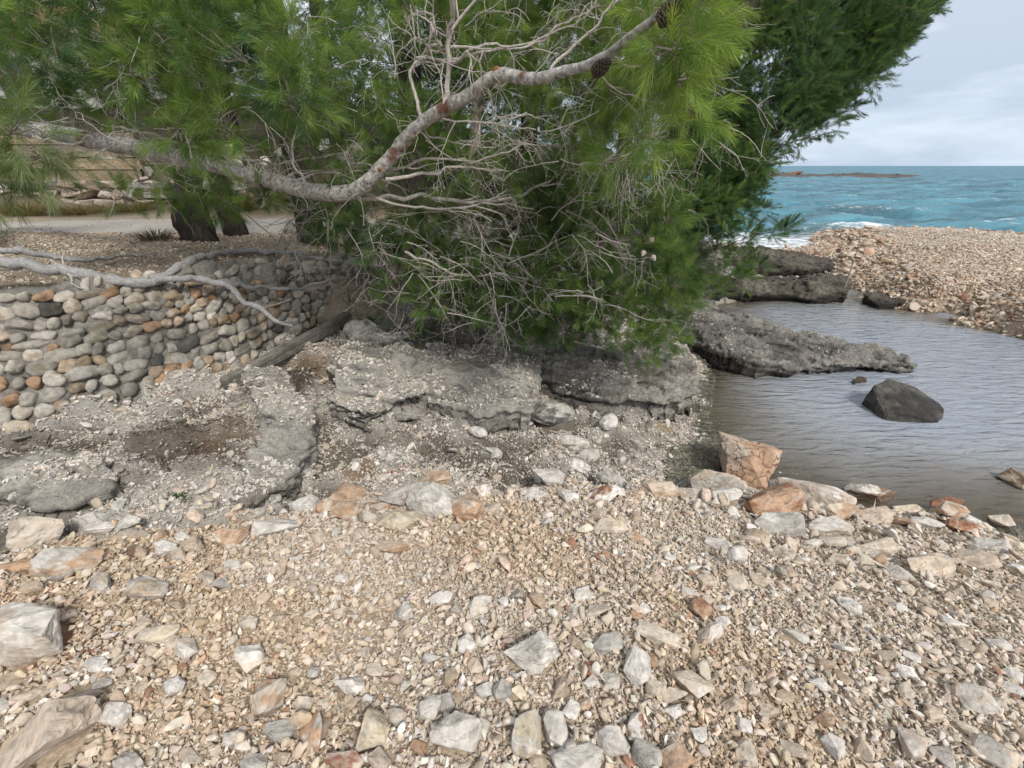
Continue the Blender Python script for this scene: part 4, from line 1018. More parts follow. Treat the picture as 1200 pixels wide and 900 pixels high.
S_, V_ = np.meshgrid(np.linspace(0, WL, ns), np.linspace(0, 1, nv), indexing='ij'); s_, v_ = S_.ravel(), V_.ravel()
t_, u_, n_, h_ = wall_frame(s_)
Pw = wall_pt(s_, v_) + n_*(.028*fbm(s_*5, v_*5, 0, 7, 4) + .012*fbm(s_*18, v_*16, 0, 9, 2))[:, None]
Pw[:, 2] += np.where(v_ > .98, .03*fbm(s_*3, s_*0, 0, 12, 3), 0)
idx = np.arange(ns*nv).reshape(ns, nv)
f1 = np.stack([idx[:-1, :-1], idx[1:, :-1], idx[1:, 1:], idx[:-1, 1:]], -1).reshape(-1, 4)
# coping that runs back over the crest
top = Pw.reshape(ns, nv, 3)[:, -1]; _, _, nt_, _ = wall_frame(np.linspace(0, WL, ns)); back = nt_*np.array([1, 1, 0]); back /= np.linalg.norm(back, axis=1)[:, None]
rows = [top]
for k, (dx_, dz_) in enumerate([(.03, .012), (.06, .015), (.10, .008), (.13, -.01), (.16, -.2)]):
    q = top - back*dx_; q[:, 2] += dz_ + .018*fbm(np.linspace(0, WL, ns)*6, np.full(ns, k*1.3), 0, 33, 3); rows.append(q)
Vc = np.concatenate(rows[1:]); base_i = ns*nv; f2 = []
ids = [idx[:, -1]] + [base_i + k*ns + np.arange(ns) for k in range(5)]
for a, b in zip(ids[:-1], ids[1:]): f2.append(np.stack([a[:-1], a[1:], b[1:], b[:-1]], -1))
Vall = np.vstack([Pw, Vc]); cm = np.array([.22, .205, .185])*(1+.3*fbm(Vall[:, 0]*4, Vall[:, 1]*4, Vall[:, 2]*4, 15, 4))[:, None]
mesh_obj('mortar', Vall, np.vstack([f1]+f2), M_mortar, wall, cm, True)
# cobbles, one by one
def ico(sub):
    bm = bmesh.new(); bmesh.ops.create_icosphere(bm, subdivisions=sub, radius=1); V = np.array([v.co[:] for v in bm.verts]); bm.verts.index_update()
    F = np.array([[v.index for v in f.verts] for f in bm.faces]); bm.free(); return V, F
IV, IF = ico(3)
mb = MB(); mo = MB(); r = random.Random(5); placed = []
v_m = .04; row = 0
Hmax = 1.2
while v_m < Hmax:
    rh = r.uniform(.070, .122); s = r.uniform(0, .1)
    while s < WL - .04:
        w = r.uniform(.065, .10) if r.random() < .42 else r.uniform(.095, .175)
        sc = s + w/2; hh = float(wall_frame(np.array([min(sc, WL-.06)]))[3][0])
        vv = (v_m + rh/2 + .016*math.sin(sc*4+row) + r.uniform(-.012, .012))/hh
        s += w + r.uniform(-.004, .008)
        if sc > WL-.05 or vv*hh + rh*.35 > hh + .035: continue
        placed.append((sc, vv, w*r.uniform(.86, 1.05), rh*r.uniform(.88, 1.16)))
    v_m += rh + .003; row += 1
for k, (sc, vv, w, hgt) in enumerate(placed):
    P = wall_pt(np.array([sc]), np.array([vv]))[0]; t, u, n, h = [q[0] for q in wall_frame(np.array([sc]))]
    a = r.gauss(0, .34); t2 = t*math.cos(a)+u*math.sin(a); u2 = -t*math.sin(a)+u*math.cos(a)
    V = IV.copy(); e = r.uniform(.65, 1.05)
    V = np.sign(V)*np.abs(V)**e; V /= np.abs(V).max()
    sd = k*3+1; V = V*(1 + .28*fbm(IV[:, 0]*1.2+k, IV[:, 1]*1.1, IV[:, 2]*1.1, sd, 2) + .07*fbm(IV[:, 0]*3.5+k, IV[:, 1]*3.5, IV[:, 2]*3.5, sd, 3))[:, None]
    prt = r.uniform(.030, .055)
    Vw = P + V[:, :1]*t2*w*.54 + V[:, 1:2]*u2*hgt*.55 + V[:, 2:]*n*prt
    q = r.random(); cn = 'grey' if q < .48 else 'lightgrey' if q < .76 else 'beige' if q < .83 else 'tan' if q < .90 else 'orange' if q < .95 else 'cream' if q < .97 else 'darkgrey'
    c = PALN[cn]*r.uniform(.48, .86)*np.array([.98, .98, .96]); m = smooth(0, .5, fbm(IV[:, 0]*1.2+k, IV[:, 1]*1.2, IV[:, 2]*1.2, sd+2, 3))[:, None]
    col = c*(1-m) + c*(np.array([.78, .72, .62]) if r.random() < .6 else np.array([1.15, 1.12, 1.08]))*m
    mb.add(Vw, IF, col)
mb.build('cobble_facing', M_cobble, wall, True)

# timber that runs along the foot of the far half of the wall
def beam_between(A, B, w, h, seed, name, label, cat, mat=M_wood, col=(.17,.155,.135), parent=None, wob=.08):
    A, B = np.array(A), np.array(B); d = B-A; ln = np.linalg.norm(d); d /= ln; side = np.cross(d, [0, 0, 1.] if abs(d[2]) < .99 else [0, 1., 0]); side /= np.linalg.norm(side); up = np.cross(side, d)
    n = max(4, int(ln/.04)); prof = []
    for j in range(16):
        a = 2*math.pi*j/16; cx_, cy_ = math.cos(a), math.sin(a); m = max(abs(cx_), abs(cy_)); prof.append((cx_/m*.5*(.9+.1*abs(cx_*cy_)*2), cy_/m*.5))
    V = []; 
    for i in range(n+1):
        s = i/n; c = A + d*ln*s
        for j, (a, b) in enumerate(prof):
            k = 1 + wob*float(vnoise(np.array([s*ln*6]), np.array([j*.9]), 0, seed)[0]) - (.12 if s in (0, 1) else 0)
            V.append(c + side*a*w*k + up*b*h*k)
    V = np.array(V); F = []
    for i in range(n):
        for j in range(16): F.append((i*16+j, i*16+(j+1) % 16, (i+1)*16+(j+1) % 16, (i+1)*16+j))
    V = np.vstack([V, A[None], B[None]]); m = len(V); F3 = [(m-2, (j+1) % 16, j) for j in range(16)] + [(m-1, n*16+j, n*16+(j+1) % 16) for j in range(16)]
    c = np.array(col)*(1+.25*fbm(V[:, 0]*2, V[:, 1]*2, V[:, 2]*20, seed, 3))[:, None]
    o = mesh_obj(name, V, [np.array(F), np.array(F3)], mat, parent, c, False, origin=None if parent else (A+B)/2)
    if label: tag(o, label, cat)
    return o
A = at_z(262, 447, .72); B = at_z(418, 362, .86)
beam_between(A-[0, 0, .03], B-[0, 0, .03], .09, .10, 71, 'timber_beam', 'weathered brown timber lying along the foot of the wall', 'timber')

# ------------------------------------------------------------------ behind the path: dry stones, boards, far wall, house
seg0, seg1 = np.array([-13.5, 10.35, 1.55]), np.array([-6.4, 10.2, 1.55])
rub = []; r = random.Random(12); i = 0
for row_ in range(3):
    s = 0
    while s < 8.2:
        w = r.uniform(.25, .55)
        i += 1
        V, F, col = rock_mesh(w*1.05, r.uniform(.25, .4), r.uniform(.16, .24), r.choice(['beige', 'grey', 'lightgrey', 'tan', 'cream']), r.choice(['beige', 'grey', 'tan']), 7000+i, 0)
        P = seg0 + (seg1-seg0)*((s+w/2)/7.1) + np.array([0, r.uniform(-.08, .08) + row_*.07, .05+row_*.19])
        rub.append((V+P, F, col*.8)); s += w
m2 = MB()
for V, F, c in rub: m2.add(V, F, c)
o = m2.build('dry_stone_wall', M_cobble, None, False, origin=seg0); tag(o, 'low rough dry stone wall at the back of the dusty path', 'wall')
bf = empty('board_fence', (-10.6, 10.75, 2.0)); tag(bf, 'fence of wide tan horizontal boards above the dry stone wall', 'fence')
for k in range(4):
    beam_between((-15.5, 10.75, 2.14+k*.245), (-8.35+.07*(k % 2), 10.7, 2.14+k*.245), .035, .215, 80+k, 'board', None, None, M_wood, [(.27,.215,.145),(.31,.245,.16),(.25,.205,.145),(.30,.24,.165)][k], bf, .008)
for xx in (-15, -13.2, -11.4, -9.6, -8.4):
    beam_between((xx, 10.84, 1.5), (xx, 10.84, 3.0), .07, .07, 90, 'post', None, None, M_wood, (.22,.17,.11), bf)
for k, (x0, x1, z0, yy) in enumerate([(-8.2, -5.6, 1.98, 10.05), (-7.8, -5.9, 1.80, 9.9)]):
    beam_between((x0, yy, z0), (x1, yy-.1, z0-.03), .10, .11, 110+k, 'plank', ['upper grey plank lying on stones beside the board fence', 'lower grey plank lying at the end of the dry stone wall'][k], 'plank', M_wood, (.30,.28,.25))
# pale rocks on the slope above the boards
r = random.Random(77)
for k in range(22):
    xx = -12.5 + k*.48 + r.uniform(-.15, .15); yy = r.uniform(11.3, 12.6); zz = float(height(np.array([xx]), np.array([yy]))[0])
    w = r.uniform(.3, .6)
    V, F, col = rock_mesh(w, w*.8, w*.7, 'white' if k % 3 else 'lightgrey', 'lightgrey', 8100+k, 0)
    P = np.array([xx, yy, zz+w*.2])
    tag(mesh_obj('boulder', V+P, F, M_stone, None, col, False, origin=P), 'whitish rock in the row on the slope behind the board fence, glimpsed through pine needles', 'boulder', 'whitish rocks behind the board fence')
hs = empty('house', (-21, 17.5, 3.8)); tag(hs, 'pale house with a red tiled roof glimpsed through the pine at the frame edge', 'house')
def box(mb, a, b, c=None):
    (x0, y0, z0), (x1, y1, z1) = a, b
    V = [(x0,y0,z0),(x1,y0,z0),(x1,y1,z0),(x0,y1,z0),(x0,y0,z1),(x1,y0,z1),(x1,y1,z1),(x0,y1,z1)]
    mb.add(V, [(0,3,2,1),(4,5,6,7),(0,1,5,4),(1,2,6,5),(2,3,7,6),(3,0,4,7)], c)
m3 = MB(); box(m3, (-26, 17, 3.5), (-13.5, 23, 6.0), (.62,.60,.56)); m3.build('wall', M_paint, hs)
m3 = MB()
box(m3, (-26.4, 16.6, 6.0), (-13.1, 23.4, 6.12), (.60,.58,.54)); m3.build('eaves', M_paint, hs)
m3 = MB(); V = [(-26.4,16.6,6.13),(-13.1,16.6,6.13),(-13.1,23.4,6.13),(-26.4,23.4,6.13),(-24,20,7.6),(-15.5,20,7.6)]
m3.add2(V, [(1,2,5),(3,0,4)], [(0,1,5,4),(2,3,4,5),(3,2,1,0)], (.40,.17,.10)); m3.build('roof', M_paint, hs)
for k in range(3):
    m3 = MB(); box(m3, (-24+k*3.6, 16.95, 4.2), (-22.8+k*3.6, 16.99, 5.4), (.05,.06,.07)); m3.build('window', M_paint, hs)
# ------------------------------------------------------------------ pines
def tuft_batch(P, D, L, N, nl, width, base, tipc, spread=(.35, 1.05), seed=0):
    """needle sprays: P base points, D directions, L shoot length, N needles each. returns V,F,C"""
    g = np.random.default_rng(seed); n = len(P); D = D/np.linalg.norm(D, axis=1)[:, None]
    ref = np.where(np.abs(D[:, 2:3]) < .9, np.array([[0, 0, 1.]]), np.array([[1., 0, 0]])); A = np.cross(D, ref); A /= np.linalg.norm(A, axis=1)[:, None]; B = np.cross(D, A)
    s = g.random((n, N))**.8; th = g.uniform(0, 2*math.pi, (n, N)); ph = g.uniform(*spread, (n, N))*(1-.45*s)
    root = P[:, None] + D[:, None]*(s*L[:, None])[..., None]
    rd = A[:, None]*np.cos(th)[..., None] + B[:, None]*np.sin(th)[..., None]
    nd = D[:, None]*np.cos(ph)[..., None] + rd*np.sin(ph)[..., None]
    nd[..., 2] -= .10
    ln = nl*g.uniform(.7, 1.15, (n, N))
    tip = root + nd*ln[..., None]
    sd = np.cross(nd, g.normal(0, 1, (n, N, 3))); sd /= np.linalg.norm(sd, axis=-1)[..., None]+1e-9
    mid = root + nd*(ln*.55)[..., None] + sd*width*.5; a = root - sd*width*.5
    # thin kite: root, side, tip
    a2 = root + nd*(ln*.4)[..., None] - sd*width*.5
    V = np.stack([root, mid, tip, a2], 2).reshape(-1, 3)
    m = n*N; i = np.arange(m)*4
    F = np.stack([i, i+1, i+2, i+3], -1)
    base = np.asarray(base); tipc = np.asarray(tipc)
    tv = g.uniform(0, 1, (n, 1, 1))**1.2; kv = g.uniform(.7, 1.25, (n, N, 1))*g.uniform(.75, 1.2, (n, 1, 1))
    if base.ndim == 1: base = np.broadcast_to(base, (n, 3)); tipc = np.broadcast_to(tipc, (n, 3))
    c = (base[:, None]*(1-tv) + tipc[:, None]*tv)*kv
    dead = (g.random((n, N, 1)) < .012); c = np.where(dead, np.array([.20, .13, .06]), c)
    C = np.repeat(c.reshape(-1, 3), 4, 0)
    return V, F, C

def branch_path(A, B, seed, sag=.12, n=7, wig=.06):
    A, B = np.array(A, float), np.array(B, float); g = np.random.default_rng(seed); ln = np.linalg.norm(B-A)
    t = np.linspace(0, 1, n)[:, None]; P = A*(1-t)+B*t
    P[:, 2] -= (sag*ln*4*t*(1-t))[:, 0]
    P[1:-1] += g.normal(0, wig*ln/2.2, (n-2, 3))
    return catmull(P, 3)

class Crown:
    def __init__(s, seed): s.P = []; s.D = []; s.c0 = []; s.c1 = []; s.seed = seed; s.wood = MB(); s.n = 0; s.g = np.random.default_rng(seed)
    def clump(s, c, r, n, c0, c1, anchor=None, up=.35, droop=0., shell=.55, wcol=(.22,.19,.165), squash=(1, 1, .8), bias=None):
        g = s.g; c = np.array(c, float)
        d = g.normal(0, 1, (n, 3)); d /= np.linalg.norm(d, axis=1)[:, None]
        k = (shell + (1-shell)*g.random(n))**1.0*(1+.18*g.normal(0, 1, n))
        P = c + d*(r*k)[:, None]*np.array(squash)*.8
        D = d + np.array([0, 0, up-droop]) + g.normal(0, .28, (n, 3))
        if bias is not None: D = D + np.array(bias)
        s.P.append(P); s.D.append(D); s.c0.append(np.tile(c0, (n, 1))); s.c1.append(np.tile(c1, (n, 1)))
        # twigs that carry the sprays
        if anchor is not None:
            q = branch_path(anchor, c, int(g.integers(1e6)), .03)
            s.wood.tube(q, np.linspace(.006+.018*r, .005, len(q)), 5, wcol, .15)
        m = min(n, 8 if r < .5 else 14)
        hub = c - np.array([bias[0] if bias is not None else 0, 0, .4])*r*.8 + g.normal(0, .25, 3)*r
        for i in g.choice(n, m, replace=False):
            q = branch_path(hub + (P[i]-hub)*g.uniform(0, .45), P[i], int(g.integers(1e6)), .02, 5)
            s.wood.tube(q, np.linspace(.0034, .0018, len(q)), 3, np.array(wcol)*.8, 0, cap=False)
    def build(s, parent, N, nl, width, L=(.07, .16), name='crown', wood_mat=None, origin=None, spread=(.35, 1.05)):
        P = np.vstack(s.P); D = np.vstack(s.D); g = s.g
        V, F, C = tuft_batch(P, D, g.uniform(*L, len(P)), N, nl, width, np.vstack(s.c0), np.vstack(s.c1), spread, s.seed)
        mesh_obj(name, V, F, M_needle, parent, C, False)
        if s.wood.n: s.wood.build('twigs', wood_mat or M_dead, parent)

def dead_twigs(mb, A, d, L, r0, depth, g, col=(.40,.36,.32), curl=.19, grav=-.05):
    """a bare forked twig"""
    d = np.array(d, float); d /= np.linalg.norm(d); P = [np.array(A, float)]; n = 6
    for i in range(n):
        d = d + g.normal(0, curl, 3); d[2] += grav; d /= np.linalg.norm(d); P.append(P[-1] + d*L/n)
        if depth > 0 and i > 0 and g.random() < .62:
            dead_twigs(mb, P[-1], d + g.normal(0, .75, 3), L*g.uniform(.35, .7), r0*.62*(1-i/n*.4), depth-1, g, col, curl, grav)
    q = np.array(P); mb.tube(q, np.linspace(r0, max(r0*.4, .0011), len(q)), 4 if r0 < .006 else 6, np.array(col)*g.uniform(.7, 1.15), .12, int(g.integers(1000)), cap=r0 > .004)

def px_path(pts, n=6):
    """list of (px, py, depth in metres) -> smooth world polyline"""
    p = np.array(pts, float); return catmull(at_t(p[:, 0], p[:, 1], p[:, 2]), n)
def radii(P, rs):
    return np.interp(np.linspace(0, 1, len(P)), np.linspace(0, 1, len(rs)), rs)

GREEN_A = ((.072,.142,.034), (.235,.345,.090)); GREEN_B = ((.080,.160,.032), (.27,.38,.085)); GREEN_D = ((.045,.100,.042), (.125,.215,.072)); GREEN_F = ((.066,.128,.038), (.200,.300,.082)); PALE = ((.10,.15,.06), (.19,.25,.11))
BARK = (.060,.050,.043); BARKL = (.36,.345,.325); DEADC = (.40,.37,.335)

def poly_sample(poly, n, g):
    p = np.array(poly, float); out = []
    while len(out) < n:
        a = g.uniform(p[:, 0].min(), p[:, 0].max()); b = g.uniform(p[:, 1].min(), p[:, 1].max())
        if inside(poly, np.array([a]), np.array([b]))[0]: out.append((a, b))
    return out

# --- A: the pine on the terrace with the forked dark trunk -----------------------------
gA = np.random.default_rng(21)
base, tb = ground_hit([238], [280]); bA = base[0]; tA = tb[0]
pineA = empty('pine_tree', tuple(bA)); tag(pineA, 'pine with a dark forked trunk standing between the wall and the path', 'pine tree')
m = MB()
topA = at_t(205, 60, tA*.98)
q = catmull([bA+[-.05, 0, -.1], bA+[-.07, 0, .35], bA*.55+topA*.45+[-.1, 0, -.2], topA, topA+[-.2, .1, 1.6], topA+[0, .3, 3.0]], 8)
m.tube(q, radii(q, [.22,.175,.155,.14,.11,.07]), 22, BARK, .16, 3)
q = catmull([bA+[.16, -.22, -.12], bA+[.16, -.16, .12], bA+[.10, -.08, .42], bA+[.02, .05, .85]], 6); m.tube(q, radii(q, [.17,.125,.11,.09]), 16, BARK, .13, 9)
q = catmull([bA+[.20, .45, -.1], bA+[.16, .42, .5], bA+[.24, .4, 1.4], bA+[.5, .4, 2.6], bA+[.8, .5, 4.2]], 7); m.tube(q, radii(q, [.16,.13,.12,.10,.06]), 16, BARK, .13, 14)
m.build('trunk', M_trunk, pineA, True)
cr_ = Crown(22)
polyA = [(-60,-60),(330,-60),(378,-10),(372,60),(378,120),(340,160),(270,165),(190,150),(120,135),(60,120),(-60,150)]
for (a, b) in poly_sample(polyA, 105, gA):
    t = gA.uniform(2.3, 3.5); c = at_t(a, b, t); k = gA.random()
    cr_.clump(c, gA.uniform(.13, .22), 22, *(GREEN_A if k < .75 else GREEN_D), up=.15, droop=.1, bias=(.25, -.3, .0))
for (a, b) in poly_sample([(195,195),(310,200),(300,250),(240,245),(200,235)], 9, gA):
    cr_.clump(at_t(a, b, gA.uniform(4.2, 4.9)), .20, 22, *GREEN_A, up=.1, droop=.4)
for (a, b) in poly_sample([(-60,140),(30,150),(55,190),(45,245),(-60,250)], 5, gA):
    cr_.clump(at_t(a, b, gA.uniform(1.7, 2.1)), .12, 12, *PALE, up=.0, droop=.3)
for (a, b) in [(150,235),(165,205),(305,225),(20,215),(75,200)]:
    cr_.clump(at_t(a, b, 3.2), .10, 9, *GREEN_A, up=.2)
cr_.build(pineA, 84, .085, .0021, wood_mat=M_dead)
m = MB()
for (a, b, t1, c, d, t2) in [(205,60,5.0,120,40,3.2),(205,90,5.0,60,100,3.0),(205,40,5.0,300,60,3.0),(205,30,5.0,250,-30,2.6),(205,100,5.0,330,130,3.2),(205,50,5,0,20,2.8)]:
    q = branch_path(at_t(a, b, t1), at_t(c, d, t2), int(gA.integers(1e6)), -.05, 8, .08); m.tube(q, np.linspace(.055, .012, len(q)), 8, BARK, .15)
for k in range(60):
    a, b = gA.uniform(0, 370), gA.uniform(20, 190); dead_twigs(m, at_t(a, b, gA.uniform(2.5, 3.4)), gA.normal(0, 1, 3)*[1, .4, .5], gA.uniform(.25, .5), .004, 2, gA, DEADC)
m.build('branches', M_dead, pineA)
# pale dead twigs dropping in front of the boards
m = MB()
for pts in ([(122,195,3.3),(135,212,3.2),(134,235,3.2),(128,252,3.2),(112,262,3.2)], [(57,172,3.4),(95,178,3.3),(130,193,3.2),(152,210,3.2),(166,218,3.2)], [(134,224,3.2),(150,230,3.2),(165,236,3.2),(180,235,3.2)]):
    q = px_path(pts, 5); m.tube(q, np.linspace(.006, .003, len(q)), 5, DEADC, .1)
m.build('dead_twig', M_dead, pineA)

# --- B: the leaning pine whose long limb crosses the picture -----------------------------
gB = np.random.default_rng(31)
bB = np.array([-5.9, 4.6, 1.5])
pineB = empty('leaning_pine', tuple(bB)); tag(pineB, 'leaning pine whose long knotted grey limb sweeps across and up over the rubble', 'pine tree')
m = MB(); q = catmull([bB+[0, 0, -.2], bB+[.05, 0, .6], at_t(-110, 128, 4.9), bB+[.7, .1, 2.6], bB+[.9, 0, 4.2]], 8); m.tube(q, radii(q, [.26,.2,.18,.13,.08]), 18, BARK, .12, 5); m.build('trunk', M_trunk, pineB, True)
LIMB = [(-110,128,4.9),(-30,140,4.5),(40,152,4.2),(120,166,3.95),(200,182,3.7),(270,198,3.45),(330,215,3.2),(385,227,3.0),(425,218,2.85),(455,188,2.75),(485,152,2.6),(530,122,2.4),(585,91,2.2),(630,91,2.05),(680,80,1.9),(730,50,1.7),(790,2,1.45),(835,-40,1.3)]
m = MB(); q = kink(px_path(LIMB, 9), .010, 3, 4.0)
cols = None
m.tube(q, radii(q, [.12,.10,.078,.072,.068,.062,.058,.056,.046,.042,.038,.034,.030,.026,.021,.017,.013,.010]), 18, BARKL, .13, 17)
m.build('limb', M_limb, pineB, True)
# orange wounds where side branches were torn off
LIMBQ = q; LIMBR = radii(q, [.12,.10,.078,.072,.068,.062,.058,.056,.046,.042,.038,.034,.030,.026,.021,.017,.013,.010])
def knot(px, py, t, r_, d):
    i = int(np.argmin(np.linalg.norm(LIMBQ - at_t(px, py, t), axis=1))); d = np.array(d, float); d /= np.linalg.norm(d)
    P = LIMBQ[i] + d*LIMBR[i]*.75; m = MB()
    q = np.array([P, P+d*LIMBR[i]*.35, P+d*(LIMBR[i]*.35+r_*.5)]); m.tube(q, [r_*1.3, r_, r_*.7], 11, (.36,.15,.06), .30, 7); m.build('torn_branch_stub', M_limb, pineB)
knot(585, 90, 2.2, .016, (0, -.35, 1)); knot(470, 175, 2.68, .013, (.9, -.3, -.3)); knot(448, 200, 2.8, .014, (.5, -.9, .2))
SIDE = [
 ([(400,228,2.98),(440,232,2.95),(500,230,3.0),(560,237,3.1),(600,232,3.2),(645,212,3.3)], .020, .010),
 ([(452,210,2.8),(500,204,2.85),(545,197,2.95),(590,200,3.1)], .014, .006),
 ([(523,124,2.42),(524,95,2.4),(524,60,2.35),(529,20,2.25),(538,-30,2.1)], .018, .013),
 ([(518,55,2.36),(510,45,2.35),(508,18,2.35)], .010, .007),
 ([(493,140,2.6),(484,110,2.6),(480,85,2.6),(488,68,2.6),(500,62,2.55),(516,50,2.4)], .013, .009),
 ([(488,68,2.6),(520,72,2.55),(552,60,2.5),(600,55,2.4),(640,42,2.4),(690,15,2.3),(715,5,2.3)], .011, .004),
 ([(525,55,2.38),(560,56,2.4),(610,50,2.4),(660,28,2.4),(700,0,2.4)], .009, .004),
 ([(645,84,2.0),(665,62,2.0),(695,35,1.95),(712,12,1.9),(740,-15,1.9)], .009, .004),
 ([(250,188,3.45),(262,176,3.42),(300,178,3.4),(335,168,3.35),(352,155,3.3),(368,138,3.3),(386,130,3.3)], .018, .006),
 ([(262,176,3.42),(290,188,3.4),(330,190,3.4),(380,184,3.4),(408,180,3.4)], .013, .005),
 ([(340,212,3.15),(370,205,3.2),(410,200,3.2),(450,207,3.2)], .013, .006),
 ([(505,136,2.55),(550,143,2.6),(600,150,2.7),(628,152,2.7)], .007, .004),
 ([(570,140,2.7),(610,135,2.7),(645,138,2.7),(660,155,2.7),(672,178,2.7)], .006, .003),
 ([(500,157,2.6),(530,168,2.6),(570,172,2.7),(590,166,2.7)], .006, .003),
 ([(686,75,1.86),(715,100,1.9),(745,110,1.9),(775,125,1.9)], .005, .002),
 ([(710,62,1.78),(728,75,1.8),(755,80,1.8),(790,88,1.75),(830,105,1.7)], .005, .002),
 ([(475,295,3.35),(510,308,3.3),(540,324,3.3),(590,322,3.35),(640,328,3.4),(668,327,3.4)], .013, .006),
 ([(680,192,2.9),(710,188,2.9),(745,176,2.9),(775,160,2.9)], .010, .004),
 ([(40,160,4.1),(80,170,3.98),(105,160,3.9),(120,150,3.8)], .018, .008),
 ([(300,205,3.3),(255,180,3.45),(200,163,3.6),(140,150,3.75),(70,142,3.9)], .016, .006),
 ([(325,212,3.2),(365,200,3.2),(415,192,3.15),(470,196,3.1),(520,190,3.1)], .012, .005),
 ([(415,224,2.9),(465,240,2.95),(520,246,3.0),(580,238,3.1),(625,245,3.2)], .012, .005),
 ([(440,205,2.8),(500,188,2.8),(560,186,2.8),(620,170,2.8),(660,172,2.8)], .011, .004),
 ([(360,222,3.05),(345,180,3.1),(352,140,3.1),(372,100,3.1),(378,60,3.1)], .011, .004),
 ([(218,178,3.6),(212,160,3.5),(222,150,3.5),(235,152,3.5)], .008, .003)]
for pts, r0, r1 in SIDE:
    m = MB(); q = kink(px_path(pts, 7), .020, int(gB.integers(999)), 9.0); m.tube(q, np.linspace(r0*.85, r1*.85, len(q)), 8, np.array(DEADC)*gB.uniform(.8, 1.05), .16, int(gB.integers(99)))
    for k in range(5):
        i = int(gB.integers(len(q)//3, len(q))); dead_twigs(m, q[i], (q[min(i+1, len(q)-1)]-q[i-1])*20 + gB.normal(0, .6, 3), gB.uniform(.15, .38), r1*.8, 2, gB, DEADC)
    m.build('branch', M_dead, pineB)
m = MB()
for k in range(70):
    a, b = gB.uniform(390, 860), gB.uniform(0, 190); dead_twigs(m, at_t(a, b, gB.uniform(2.2, 3.0)), gB.normal(0, 1, 3)*[1, .4, .6], gB.uniform(.2, .4), .0032, 2, gB, DEADC)
for k in range(16):
    a, b = gB.uniform(690, 770), gB.uniform(165, 195); dead_twigs(m, at_t(a, b, gB.uniform(2.7, 3.0)), [gB.normal(0, .5), 0, -1], gB.uniform(.2, .34), .003, 2, gB, (.42,.38,.35), .25)
m.build('dead_twigs', M_dead, pineB)
cr_ = Crown(32)
polyC = [(475,-50),(880,-50),(882,70),(870,108),(838,112),(800,140),(770,150),(735,140),(705,175),(668,170),(640,120),(560,70),(480,40)]
for (a, b) in poly_sample(polyC, 105, gB):
    rt = smooth(640, 860, np.array(a)); t = float(2.9 - 1.1*rt) + gB.uniform(-.35, .35); c = at_t(a - 42*rt, b, t)
    gr = GREEN_B if gB.random() < .35+.6*rt else GREEN_A
    cr_.clump(c, gB.uniform(.10, .16), 16, *gr, up=.05, droop=.2, bias=(.45, -.1, -.15))
for (a, b) in [(390,90),(480,110),(500,60),(520,150),(560,30),(620,80),(500,180),(540,215),(590,215),(380,175),(420,205),(470,10),(455,60),(400,60),(400,135),(425,170),(450,140),(410,40),(470,175),(430,110),(560,110),(610,110),(600,180),(655,160),(640,190),(700,150),(550,185)]:
    for _ in range(2): cr_.clump(at_t(a+gB.normal(0, 12), b+gB.normal(0, 10), gB.uniform(3.0, 3.5)), .15, 16, *GREEN_A, up=.1, droop=.1)
for (a, b, t) in [(860,95,1.5),(840,60,1.5),(862,130,1.55),(826,150,1.6),(805,168,1.65),(870,40,1.5),(850,10,1.5),(775,190,1.8)]:
    cr_.clump(at_t(a-52, b, t), .075, 9, *GREEN_B, up=.0, bias=(.6, -.2, -.3))
cr_.build(pineB, 88, .080, .0016, L=(.06, .14), wood_mat=M_dead)
# open brown cones on the limb
def cone_mesh(P, axis, ln, r0, col, seed, name, parent):
    g = np.random.default_rng(seed); axis = np.array(axis, float); axis /= np.linalg.norm(axis)
    ref = np.array([0, 0, 1.]) if abs(axis[2]) < .9 else np.array([1., 0, 0]); A = np.cross(axis, ref); A /= np.linalg.norm(A); B = np.cross(axis, A); m = MB()
    q = np.array([P + axis*ln*s for s in np.linspace(0, 1, 7)]); m.tube(q, r0*np.array([.35,.6,.62,.55,.42,.28,.08]), 9, np.array(col)*.6)
    n = 84
    for i in range(n):
        s = (i+.5)/n; th = i*2.39996; rr_ = r0*math.sin(math.pi*(.12+.86*s)**.8)*1.0; rd = A*math.cos(th)+B*math.sin(th); tg = -A*math.sin(th)+B*math.cos(th)
        c = P + axis*ln*s; o_ = rd*.8 + axis*.5*(s+.1); o_ /= np.linalg.norm(o_); w = r0*.34*(1-.5*s); k = g.uniform(.8, 1.15)
        a = c + rd*rr_*.25; e = c + o_*rr_*1.05; th_ = axis*r0*.10
        V = [a-tg*w*.5, a+tg*w*.5, e+tg*w, e-tg*w, a-tg*w*.5-th_, a+tg*w*.5-th_, e+tg*w*.9-th_*1.6, e-tg*w*.9-th_*1.6, e+o_*r0*.10-th_*.5]
        m.add2(V, [(3,2,8),(2,6,8),(6,7,8),(7,3,8)], [(0,1,2,3),(5,4,7,6),(1,5,6,2),(4,0,3,7)], np.array(col)*k)
    return m.build(name, M_cone, parent)
cone_mesh(at_t(694, 86, 1.80), (.85, -.2, .45), .085, .030, (.075,.055,.045), 3, 'pine_cone', pineB)
cone_mesh(at_t(772, 26, 1.46), (.8, -.1, .65), .085, .032, (.080,.058,.046), 4, 'pine_cone', pineB)

